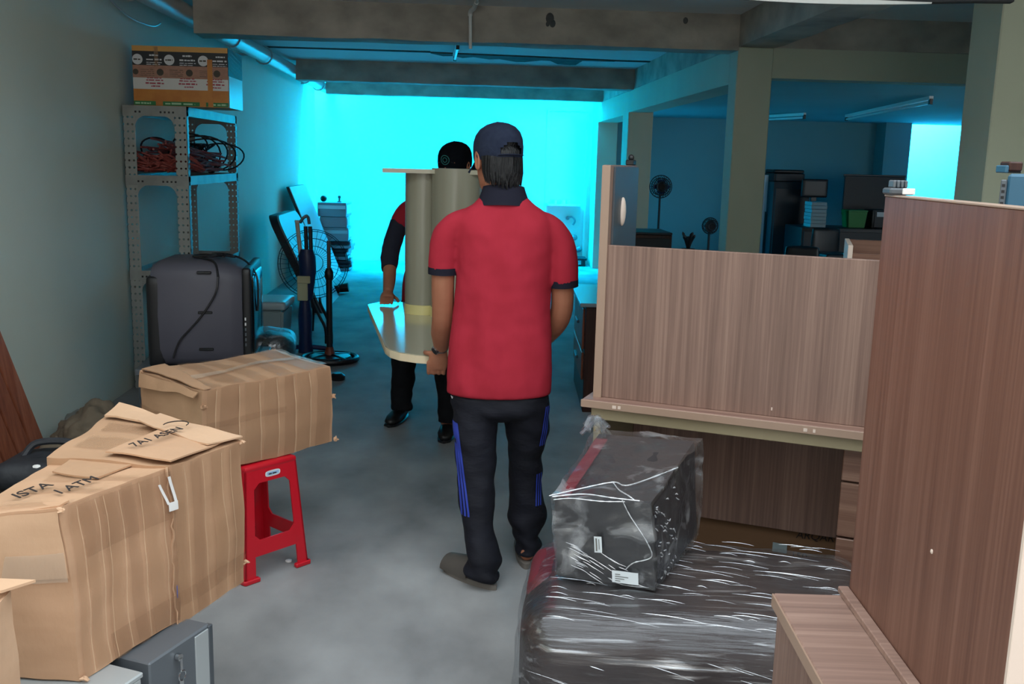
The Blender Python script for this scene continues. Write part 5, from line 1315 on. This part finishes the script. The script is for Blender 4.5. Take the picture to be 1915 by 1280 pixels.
def eyes(root, M, lipc='lip'):
    for s in (-1, 1):
        b = bm_new(); add_ball(b, (s*0.031, 0.083, 0.004), (0.013, 0.010, 0.009), 10); add_b = b; b.transform(M); obj('eye', b, 'skin_eye', root, world=True)
        b = bm_new(); add_ball(b, (s*0.031, 0.0915, 0.004), (0.006, 0.003, 0.006), 8); b.transform(M); obj('iris', b, 'hair', root, world=True)
        b = bm_new(); add_tube(b, [(s*0.012, 0.097, 0.026), (s*0.032, 0.094, 0.031), (s*0.052, 0.084, 0.025)], [0.002, 0.004, 0.0015], 6); b.transform(M); obj('eyebrow', b, 'hair', root, world=True)
    b = bm_new(); add_tube(b, [(-0.024, 0.096, -0.066), (0, 0.105, -0.064), (0.024, 0.096, -0.066)], [0.002, 0.0055, 0.002], 8); b.transform(M); obj('mouth', b, lipc, root, world=True)

def cap_parts(root, M, m, hole=True, emblem=False):
    b = bm_new(); n = 48
    rows = [(-0.012, 0.083, 0.108, -0.004), (0.005, 0.0865, 0.111, -0.004), (0.03, 0.088, 0.112, -0.006), (0.06, 0.0865, 0.108, -0.008), (0.085, 0.079, 0.097, -0.010), (0.105, 0.064, 0.078, -0.010), (0.119, 0.042, 0.051, -0.010), (0.1265, 0.018, 0.022, -0.010)]
    rows = [tuple(r[j]*(1-q)+r2[j]*q for j in range(4)) for r, r2 in zip(rows, rows[1:]) for q in (0, 0.34, 0.67)]+[rows[-1]]
    R = [[b.verts.new(p) for p in [Vector((rx*math.cos(2*PI*k/n), cy+ry*math.sin(2*PI*k/n), z-0.018*math.sin(2*PI*k/n)*0.0)) for k in range(n)]] for z, rx, ry, cy in rows]
    for i in range(len(R)-1):
        for k in range(n):
            a = 2*PI*(k+0.5)/n; zc_ = (rows[i][0]+rows[i+1][0])/2
            da = ((a-1.5*PI+PI) % (2*PI))-PI
            if hole and i >= 2 and zc_ < 0.05 and (da/0.50)**2+((zc_-0.006)/0.036)**2 < 1: continue
            b.faces.new((R[i][k], R[i][(k+1) % n], R[i+1][(k+1) % n], R[i+1][k]))
    b.faces.new(R[-1])
    r = bmesh.ops.solidify(b, geom=b.faces[:], thickness=0.002)
    b.transform(M); c = obj('cap', b, m, root, world=True, smooth=60, recalc=False)
    # peak
    G = []
    for i in range(13):
        a = PI*(0.14+0.72*i/12); row = []
        for j in range(6):
            u = j/5; rx, ry = 0.085, 0.108
            x = rx*math.cos(a)*(1-0.06*u); y = -0.004+ry*math.sin(a)+u*0.078*(0.35+0.65*math.sin(a)); z = -0.004-0.02*u-0.03*(math.cos(a)**2)*(0.4+0.6*u)
            row.append(Vector((x, y, z)))
        G.append(row)
    bs = bm_new(); A = [[bs.verts.new(p) for p in r] for r in G]
    for i in range(12):
        for j in range(5): bs.faces.new((A[i][j], A[i+1][j], A[i+1][j+1], A[i][j+1]))
    bmesh.ops.solidify(bs, geom=bs.faces[:], thickness=0.004); bs.transform(M); obj('peak', bs, m, c, world=True, smooth=60)
    b = bm_new(); add_ball(b, (0, -0.010, 0.127), (0.008, 0.008, 0.004), 10); b.transform(M); obj('button', b, m, c, world=True)
    if hole:
        b = bm_new(); add_tube(b, [(0.0875*math.cos(a), -0.004+0.1125*math.sin(a), -0.004) for a in [PI*(1.30+0.40*k/12) for k in range(13)]], [(0.0015, 0.009)]*13, 8, up=(0, 0, 1)); 
        bmesh.ops.recalc_face_normals(b, faces=b.faces[:]); b.transform(M); obj('strap', b, m, c, world=True)
    if emblem:
        b = bm_new()
        for r_, w_ in ((0.024, 0.0022), (0.012, 0.002)): add_tube(b, [(r_*math.cos(a), 0.1085-0.004*0-abs(r_*math.cos(a))*0.25, 0.048+r_*math.sin(a)) for a in [2*PI*k/24 for k in range(24)]], w_, 6, closed=True)
        b.transform(M); obj('emblem', b, 'emblem_teal', c, world=True)
    return c

def wrinkle(bm, amp, fr, sx=(1, 1, 1)):
    for v in bm.verts:
        p = Vector((v.co.x*fr*sx[0], v.co.y*fr*sx[1], v.co.z*fr*sx[2]))
        v.co += v.normal*noise.noise(p)*amp

# ---------------- person 1: back to the camera
P1 = thing('person', 'person in red polo shirt and dark tracksuit trousers, back turned, carrying table end', 'person', (0.15, 3.66, 0))
MH = Matrix.Translation((0.136, 3.725, 1.588)) @ Matrix.Rotation(math.radians(27), 4, 'Z') @ Matrix.Rotation(math.radians(-8), 4, 'X')
hb = head_bm(); hb.transform(MH)
bs = [hb]
b = bm_new(); add_tube(b, [(0.158, 3.685, 1.38), (0.157, 3.69, 1.43), (0.15, 3.705, 1.48), (0.14, 3.725, 1.54)], [0.075, 0.062, 0.056, 0.056], 18); bs.append(b)
b = bm_new(); add_rings(b, ((0.62, .158, 3.68, .16, .10), (0.8, .16, 3.68, .165, .105), (1.0, .163, 3.69, .155, .10), (1.2, .167, 3.70, .165, .105), (1.32, .165, 3.695, .150, .08), (1.37, .162, 3.69, .10, .065), (1.43, .16, 3.69, .06, .055)), 24); bs.append(b)
def limb(pts, rads, n=14):
    b = bm_new(); add_tube(b, spline(pts, 5), [rads[min(int(i/5), len(rads)-1)]+(rads[min(int(i/5)+1, len(rads)-1)]-rads[min(int(i/5), len(rads)-1)])*((i % 5)/5) for i in range((len(pts)-1)*5+1)], n); return b
bs.append(limb([(0.02, 3.70, 1.33), (-0.035, 3.70, 1.29), (-0.06, 3.705, 1.16), (-0.06, 3.745, 0.985), (-0.066, 3.81, 0.905), (-0.068, 3.885, 0.832)], [0.045, 0.044, 0.044, 0.043, 0.042, 0.027]))
bs.append(limb([(0.30, 3.70, 1.33), (0.36, 3.70, 1.29), (0.388, 3.70, 1.15), (0.392, 3.735, 1.0), (0.345, 3.82, 0.905), (0.27, 3.89, 0.832)], [0.045, 0.044, 0.044, 0.043, 0.041, 0.027]))
# hands gripping the table edge: four curled fingers below, thumb on top
def grip(xw, s, yw=3.885):
    kn = []
    for k in range(4):
        x = xw+s*(-0.036+0.0205*k)-s*0.012; L_ = (0.92, 1.0, 0.97, 0.82)[k]
        kn.append(([(x, yw+0.012, 0.775), (x-s*0.001, yw+0.020, 0.745), (x, yw+0.030, 0.722), (x, yw+0.030+0.022*L_, 0.728), (x, yw+0.03+0.05*L_, 0.744)], 0.0094))
    palm = [((xw, yw-0.002, 0.835), (0.027, 0.02)), ((xw-s*0.004, yw+0.002, 0.812), (0.033, 0.0185)), ((xw-s*0.008, yw+0.010, 0.785), (0.040, 0.017)), ((xw-s*0.012, yw+0.017, 0.757), (0.041, 0.0145)), ((xw-s*0.012, yw+0.021, 0.742), (0.037, 0.012))]
    th = ([(xw-s*0.026, yw+0.004, 0.81), (xw-s*0.05, yw+0.016, 0.808), (xw-s*0.062, yw+0.045, 0.804), (xw-s*0.064, yw+0.072, 0.8015)], 0.0112)
    return hand_bm(palm, kn, th)
bs.append(grip(-0.070, 1.0)); bs.append(grip(0.262, -1.0))
# legs and feet inside the trousers
bs.append(limb([(0.08, 3.67, 0.72), (0.075, 3.64, 0.45), (0.09, 3.58, 0.25), (0.105, 3.515, 0.09), (0.10, 3.50, 0.055)], [0.08, 0.06, 0.05, 0.036, 0.036]))
bs.append(limb([(0.25, 3.69, 0.72), (0.268, 3.72, 0.45), (0.28, 3.73, 0.25), (0.285, 3.72, 0.09), (0.285, 3.72, 0.055)], [0.08, 0.06, 0.05, 0.036, 0.036]))
def foot(hx_, hy_, ang):
    b = bm_new(); d = Vector((math.sin(ang), math.cos(ang), 0)); c = Vector((hx_, hy_, 0))
    add_tube(b, [c+d*-0.03+Vector((0, 0, 0.047)), c+d*0.02+Vector((0, 0, 0.055)), c+d*0.09+Vector((0, 0, 0.05)), c+d*0.15+Vector((0, 0, 0.038)), c+d*0.20+Vector((0, 0, 0.032))], [(0.026, 0.026), (0.033, 0.034), (0.037, 0.028), (0.043, 0.02), (0.026, 0.012)], 14, up=(math.cos(ang), -math.sin(ang), 0))
    for k in range(5):
        p = c+d*(0.20-0.012*abs(k-1)*0.8)+Vector((math.cos(ang), -math.sin(ang), 0))*(-0.03+0.015*k)+Vector((0, 0, 0.03)); add_ball(b, p, (0.009, 0.011, 0.009), 8)
    return b
bs.append(foot(0.10, 3.495, math.radians(-42))); bs.append(foot(0.285, 3.69, math.radians(4)))
bd = remesh(bs, 0.0048, 3, 0.5)
body = obj('body', bd, 'skin', P1, world=True, smooth=80, recalc=False)
eyes(P1, MH)
# hair at the back below the cap
b = bm_new(); add_ball(b, (0, -0.036, -0.004), (0.076, 0.072, 0.074), 22); hb2 = [b]
b = bm_new(); add_ball(b, (0, -0.034, -0.045), (0.072, 0.062, 0.06), 20); hb2.append(b)
b = bm_new(); add_ball(b, (0, -0.002, 0.05), (0.084, 0.107, 0.062), 24); hb2.append(b)
rnd = random.Random(21)
for k in range(70):
    a = PI*(1.08+0.84*k/69); rx, ry = 0.079, 0.098
    p0 = Vector((rx*math.cos(a), -0.004+ry*math.sin(a), 0.0)); l = 0.085+0.045*max(0, -math.sin(a))*rnd.uniform(0.5, 1.0)
    p1 = Vector((rx*1.0*math.cos(a), -0.004+ry*math.sin(a), -l*0.6)); p2 = Vector((0.074*math.cos(a+rnd.uniform(-.1, .1)), -0.004+0.086*math.sin(a), -l))
    b = bm_new(); add_tube(b, [p0, p1, p2], [0.0085, 0.0075, 0.0012], 6); hb2.append(b)
hm = merge(hb2); hm.transform(MH); obj('hair', hm, 'hair', P1, world=True, smooth=70)
cap_parts(P1, MH, 'cap_navy', True)
# polo shirt
bs = []
b = bm_new(); add_rings(b, ((0.700, .1575, 3.675, .2005, .128), (0.75, .158, 3.678, .199, .133), (0.85, .160, 3.685, .194, .130), (0.97, .162, 3.69, .187, .125), (1.08, .166, 3.695, .181, .126), (1.16, .168, 3.70, .181, .128), (1.25, .167, 3.70, .188, .126), (1.31, .165, 3.698, .192, .118), (1.355, .164, 3.695, .188, .103), (1.385, .163, 3.692, .160, .090), (1.415, .162, 3.69, .118, .082), (1.442, .161, 3.69, .092, .072), (1.458, .161, 3.692, .078, .064)), 40); bs.append(b)
bs.append(limb([(0.07, 3.695, 1.345), (-0.005, 3.698, 1.335), (-0.05, 3.702, 1.285), (-0.0585, 3.704, 1.23), (-0.060, 3.706, 1.163)], [0.058, 0.054, 0.057, 0.056, 0.054], 20))
bs.append(limb([(0.25, 3.695, 1.345), (0.328, 3.698, 1.332), (0.372, 3.70, 1.277), (0.385, 3.70, 1.215), (0.393, 3.703, 1.125)], [0.058, 0.054, 0.058, 0.057, 0.055], 20))
sh = remesh(bs, 0.0075, 8, 0.5); sh.normal_update()
for v in sh.verts:
    z = v.co.z; x = v.co.x
    k = max(0, min(1, (1.15-z)/0.45))
    # soft hanging folds towards the hem, pull lines across the shoulder blades
    if z < 0.82: k *= max(0.0, (z-0.72)/0.10)
    nn = Vector((v.normal.x, v.normal.y, v.normal.z if z > 0.78 else 0.0))
    v.co += nn*(0.010*k*math.sin(x*46+3*z)*noise.noise(Vector((x*5, v.co.y*5, z*2)))*1.8+0.008*noise.noise(Vector((x*6-2.2*abs(z-1.2), v.co.y*4, z*3.2+abs(x-.165)*6)))+0.0055*noise.noise(Vector((x*9+4*z, v.co.y*9, z*5)))+0.002*noise.noise(v.co*24))
shirt = obj('shirt', sh, 'shirt_red', P1, world=True, smooth=80, recalc=False)
for pts, r in (([(-0.0603, 3.7065, 1.178), (-0.0605, 3.7075, 1.152)], 0.0575), ([(0.3925, 3.7025, 1.141), (0.394, 3.7045, 1.114)], 0.0590)):
    obj('cuff', tube(pts, r, 28), 'shirt_trim', shirt, world=True, label='black sleeve cuff')
b = bm_new()
RR = []
for z, f, dy in ((1.418, 1.22, 0.0), (1.445, 1.10, 0.0), (1.475, 0.97, 0.004), (1.492, 0.91, 0.008), (1.492, 0.85, 0.008), (1.46, 0.85, 0.004), (1.418, 0.95, 0)):
    RR.append([Vector((0.160+0.085*f*math.cos(a), 3.692+dy+0.070*f*math.sin(a), z+0.012*math.sin(a)*-1.0-0.012)) for a in [2*PI*k/36 for k in range(36)]])
add_loft(b, RR, False, True); obj('collar', b, 'shirt_trim', shirt, world=True, smooth=50, label='black collar')
# trousers
bs = []
b = bm_new(); add_rings(b, ((0.84, .160, 3.682, .155, .10), (0.74, .160, 3.68, .172, .108), (0.69, .160, 3.678, .186, .117), (0.66, .161, 3.678, .193, .126), (0.635, .162, 3.675, .185, .122), (0.605, .165, 3.672, .10, .08)), 32); bs.append(b)
b = bm_new(); add_rings(b, ((0.70, .075, 3.675, .095, .11), (0.62, .070, 3.665, .090, .105), (0.582, .0685, 3.655, .0885, .10), (0.478, .073, 3.635, .081, .088), (0.40, .076, 3.62, .073, .082), (0.372, .0765, 3.61, .0715, .08), (0.265, .080, 3.575, .064, .073), (0.20, .086, 3.55, .066, .072), (0.157, .093, 3.53, .068, .072), (0.092, .103, 3.505, .0665, .07), (0.05, .109, 3.495, .068, .072), (0.036, .110, 3.493, .066, .07)), 26); bs.append(b)
b = bm_new(); add_rings(b, ((0.70, .252, 3.685, .10, .11), (0.62, .262, 3.69, .092, .105), (0.551, .2725, 3.705, .0845, .098), (0.443, .270, 3.725, .0695, .085), (0.333, .2735, 3.74, .0635, .078), (0.25, .281, 3.74, .068, .078), (0.222, .284, 3.74, .0725, .078), (0.155, .286, 3.73, .0720, .078), (0.11, .285, 3.72, .060, .072), (0.065, .288, 3.71, .052, .066), (0.042, .289, 3.705, .050, .064)), 26); bs.append(b)
tr = remesh(bs, 0.0075, 5, 0.5); tr.normal_update()
for v in tr.verts:
    x, y, z = v.co; k = max(0, min(1, (0.34-z)/0.3))
    v.co += v.normal*((0.009+0.028*k)*noise.noise(Vector((x*7, y*7, z*(15+12*k)+x*9)))+0.004*noise.noise(Vector((x*16, y*16, z*22))))
tr.normal_update()
bvh = BVHTree.FromBMesh(tr)
trou = obj('trousers', tr, 'trouser_navy', P1, world=True, smooth=80, recalc=False)
def stripe(rows, w_):
    """rows: (x, z); cast onto the trousers from behind (camera side is -y)"""
    b = bm_new(); prev = None
    for x, z in rows:
        r = []
        for dx in (-w_/2, w_/2):
            h = bvh.ray_cast(Vector((x+dx, 3.1, z)), Vector((0, 1, 0)))
            r.append(b.verts.new(h[0]+h[1]*0.002) if h[0] else None)
        if prev and all(prev) and all(r): b.faces.new((prev[0], prev[1], r[1], r[0]))
        prev = r
    obj('stripe', b, 'stripe_blue', trou, world=True, label='blue side stripe')
for q in range(3):
    rows = []
    for i in range(30):
        z = 0.60-0.34*i/29; u = i/29
        left = -0.016+0.030*min(1, u*1.05)
        rows.append((left+0.004+(0.006+0.0065*u)*q+0.006*u, z))
    stripe(rows, 0.0075)
for q in range(3):
    stripe([(0.3535-0.018*(i/19)-0.0085*q, 0.66-0.16*i/19) for i in range(20)], 0.005)
    stripe([(0.331-0.009*q, 0.38-0.13*i/14) for i in range(15)], 0.005)
h = bvh.ray_cast(Vector((-0.018, 3.1, 0.69)), Vector((0, 1, 0)))
if h[0]:
    b = bm_new(); p = h[0]+h[1]*0.003
    for k in range(3): add_tube(b, [p+Vector((-0.004+0.004*k, 0, 0.006-0.003*k)), p+Vector((0.001+0.004*k, 0, -0.006))], 0.0014, 5)
    obj('logo_mark', b, 'print_white', trou, world=True)
# slippers
def slipper(hx_, hy_, ang, nm):
    d = Vector((math.sin(ang), math.cos(ang), 0)); s_ = Vector((math.cos(ang), -math.sin(ang), 0)); c = Vector((hx_, hy_, 0))
    out = []
    for k in range(28):
        a = 2*PI*k/28; y = math.cos(a); x = math.sin(a)
        wd = 0.044+0.010*y
        out.append(c+d*(0.075+0.145*y)+s_*(x*wd))
    b = bm_new(); A = [b.verts.new(p) for p in out]; B = [b.verts.new(p+Vector((0, 0, 0.022))) for p in out]; b.faces.new(A[::-1]); b.faces.new(B)
    for i in range(28): b.faces.new((A[i], A[(i+1) % 28], B[(i+1) % 28], B[i]))
    so = obj('slipper', b, 'slipper', P1, world=True)
    rings = []
    for v in (0.045, 0.10, 0.15, 0.195):
        rings.append([c+d*v+s_*((0.052-0.05*max(0, v-0.15))*math.cos(a))+Vector((0, 0, 0.018+(0.080-0.20*(v-0.045))*math.sin(a))) for a in [PI*k/10 for k in range(11)]])
    b = bm_new(); G = [[b.verts.new(p) for p in r] for r in rings]
    for i in range(3):
        for j in range(10): b.faces.new((G[i][j], G[i][j+1], G[i+1][j+1], G[i+1][j]))
    bmesh.ops.solidify(b, geom=b.faces[:], thickness=0.004); obj('strap', b, 'slipper', so, world=True)
slipper(0.108, 3.492, math.radians(-42), 'l'); slipper(0.284, 3.70, math.radians(4), 'r')
# watch
wr = bm_new(); wc = Vector((-0.068, 3.878, 0.842)); ax = Vector((-0.03, 0.72, -0.69)).normalized()
add_tube(wr, [wc-ax*0.008, wc+ax*0.008], 0.031, 24, cap=False); bmesh.ops.solidify(wr, geom=wr.faces[:], thickness=0.003)
wt = obj('watch', wr, 'steel_watch', P1, world=True, label='steel wristwatch')
fn = (Vector((-0.35, -0.75, 0.2))); fn = (fn-ax*fn.dot(ax)).normalized()
b = bm_new(); add_tube(b, [wc+fn*0.028, wc+fn*0.038], 0.018, 20); obj('case', b, 'steel_watch', wt, world=True)
b = bm_new(); add_tube(b, [wc+fn*0.0378, wc+fn*0.0395], 0.0145, 20); obj('dial', b, 'watch_dial', wt, world=True)

# ---------------- person 2: facing the camera behind the table
P2 = thing('person', 'person in red shirt and black cap behind the column, facing us', 'person', (-0.12, 5.78, 0))
M2 = Matrix.Translation((-0.035, 5.72, 1.545)) @ Matrix.Rotation(math.radians(152), 4, 'Z') @ Matrix.Rotation(math.radians(-10), 4, 'X') @ Matrix.Scale(1.06, 4)
hb = head_bm(); hb.transform(M2); bs = [hb]
b = bm_new(); add_tube(b, [(-0.08, 5.78, 1.34), (-0.065, 5.775, 1.40), (-0.045, 5.75, 1.48)], [0.07, 0.058, 0.055], 16); bs.append(b)
b = bm_new(); add_rings(b, ((0.72, -.17, 5.80, .14, .10), (0.86, -.16, 5.80, .155, .10), (1.05, -.13, 5.80, .15, .10), (1.22, -.10, 5.79, .165, .105), (1.31, -.09, 5.785, .165, .085), (1.36, -.085, 5.78, .11, .07)), 22); bs.append(b)
bs.append(limb([(-0.24, 5.78, 1.31), (-0.30, 5.78, 1.27), (-0.375, 5.74, 1.13), (-0.395, 5.66, 1.01), (-0.392, 5.53, 0.90), (-0.392, 5.43, 0.845)], [0.055, 0.052, 0.044, 0.041, 0.036, 0.027]))
bs.append(limb([(0.06, 5.78, 1.31), (0.12, 5.78, 1.27), (0.19, 5.74, 1.13), (0.21, 5.66, 1.01), (0.20, 5.58, 0.92), (0.19, 5.50, 0.845)], [0.055, 0.052, 0.044, 0.041, 0.036, 0.027]))
def grip2(x0, yw, s):
    fs = []
    for k in range(4):
        x = x0+s*(-0.03+0.02*k); fs.append(([(x, yw-0.02, 0.826), (x, yw-0.055, 0.822), (x, yw-0.085, 0.808), (x, yw-0.105, 0.801)], 0.0095))
    palm = [((x0, yw+0.03, 0.842), (0.027, 0.02)), ((x0, yw, 0.836), (0.036, 0.018)), ((x0, yw-0.03, 0.826), (0.041, 0.016))]
    th = ([(x0+s*0.02, yw+0.01, 0.83), (x0+s*0.05, yw-0.005, 0.815), (x0+s*0.06, yw-0.03, 0.803)], 0.011)
    return hand_bm(palm, fs, th)
bs.append(grip2(-0.392, 5.40, 1.0)); bs.append(grip2(0.19, 5.47, -1.0))
bs.append(limb([(-0.23, 5.80, 0.76), (-0.31, 5.83, 0.45), (-0.335, 5.86, 0.12), (-0.335, 5.86, 0.06)], [0.085, 0.06, 0.042, 0.04]))
bs.append(limb([(-0.10, 5.79, 0.76), (-0.065, 5.66, 0.45), (-0.055, 5.55, 0.12), (-0.055, 5.55, 0.06)], [0.085, 0.06, 0.042, 0.04]))
bd = remesh(bs, 0.006, 3, 0.5); obj('body', bd, 'skin', P2, world=True, smooth=80, recalc=False)
eyes(P2, M2)
b = bm_new(); add_ball(b, (0, -0.014, 0.02), (0.0805, 0.098, 0.075), 20); b.transform(M2); obj('hair', b, 'hair', P2, world=True)
M2c = M2 @ Matrix.Translation((0, 0, -0.004)); cap_parts(P2, M2c, 'cap_black', False, True)
bs = []
b = bm_new(); add_rings(b, ((0.74, -.165, 5.80, .175, .125), (0.86, -.155, 5.80, .178, .12), (1.05, -.13, 5.80, .172, .118), (1.2, -.105, 5.79, .180, .12), (1.28, -.09, 5.785, .185, .11), (1.33, -.088, 5.785, .165, .09), (1.37, -.08, 5.78, .105, .075), (1.39, -.075, 5.78, .08, .068)), 30); bs.append(b)
bs.append(limb([(-0.20, 5.78, 1.31), (-0.29, 5.78, 1.275), (-0.355, 5.76, 1.195)], [0.064, 0.066, 0.058], 18)); bs.append(limb([(0.03, 5.78, 1.31), (0.11, 5.78, 1.275), (0.175, 5.76, 1.18)], [0.064, 0.066, 0.058], 18))
sh = remesh(bs, 0.009, 6, 0.5); sh.normal_update(); wrinkle(sh, 0.008, 9); s2 = obj('shirt', sh, 'shirt_red', P2, world=True, smooth=80, recalc=False)
b = bm_new(); add_tube(b, [(-0.078, 5.78, 1.365), (-0.07, 5.778, 1.42)], [0.09, 0.072], 24); obj('collar', b, 'shirt_trim', s2, world=True)
for sg, ps in ((-1, [(-0.352, 5.762, 1.205), (-0.385, 5.72, 1.10), (-0.400, 5.655, 1.01), (-0.398, 5.60, 0.955)]), (1, [(0.172, 5.762, 1.19), (0.2, 5.72, 1.10), (0.213, 5.655, 1.01), (0.205, 5.60, 0.955)])):
    b = limb(ps, [0.054, 0.053, 0.050, 0.043], 16); b.normal_update(); wrinkle(b, 0.006, 18, (1, 1, 1.6)); obj('under_sleeve', b, 'sleeve_dark', s2, world=True, smooth=70, label='dark long under-sleeve')
bs = []
b = bm_new(); add_rings(b, ((0.84, -.16, 5.80, .15, .11), (0.74, -.168, 5.80, .172, .12), (0.66, -.17, 5.79, .17, .115)), 26); bs.append(b)
b = bm_new(); add_rings(b, ((0.74, -.25, 5.80, .095, .105), (0.55, -.30, 5.82, .085, .09), (0.35, -.33, 5.845, .077, .08), (0.15, -.338, 5.86, .064, .07), (0.07, -.338, 5.86, .066, .072)), 22); bs.append(b)
b = bm_new(); add_rings(b, ((0.74, -.10, 5.79, .095, .105), (0.55, -.075, 5.70, .085, .09), (0.35, -.058, 5.62, .072, .08), (0.15, -.052, 5.555, .06, .07), (0.075, -.052, 5.55, .062, .072)), 22); bs.append(b)
tr = remesh(bs, 0.009, 5, 0.5); tr.normal_update(); wrinkle(tr, 0.012, 11, (1, 1, 1.6)); obj('trousers', tr, 'trouser_black', P2, world=True, smooth=80, recalc=False)
def shoe(x, y, ang, toe):
    d = Vector((math.sin(ang), math.cos(ang), 0)); s_ = (math.cos(ang), -math.sin(ang), 0); c = Vector((x, y, 0))
    b = bm_new(); add_tube(b, [c-d*0.075+Z*0.045, c-d*0.04+Z*0.05, c+d*0.05+Z*0.045, c+d*0.13+Z*0.037, c+d*0.19+Z*0.03, c+d*0.212+Z*0.026], [(0.022, 0.03), (0.036, 0.042), (0.043, 0.036), (0.048, 0.028), (0.036, 0.02), (0.012, 0.01)], 16, up=s_)
    so = obj('shoe', b, 'shoe_black', P2, world=True, smooth=70)
    b = bm_new(); add_tube(b, [c-d*0.085+Z*0.009, c-d*0.05+Z*0.009, c+d*0.05+Z*0.009, c+d*0.13+Z*0.009, c+d*0.2+Z*0.009, c+d*0.218+Z*0.009], [(0.022, 0.009), (0.037, 0.009), (0.045, 0.009), (0.049, 0.009), (0.038, 0.009), (0.014, 0.009)], 16, up=s_); obj('sole', b, 'black_plastic', so, world=True)
shoe(-0.345, 5.89, math.radians(196), 1); shoe(-0.05, 5.575, math.radians(186), 1)
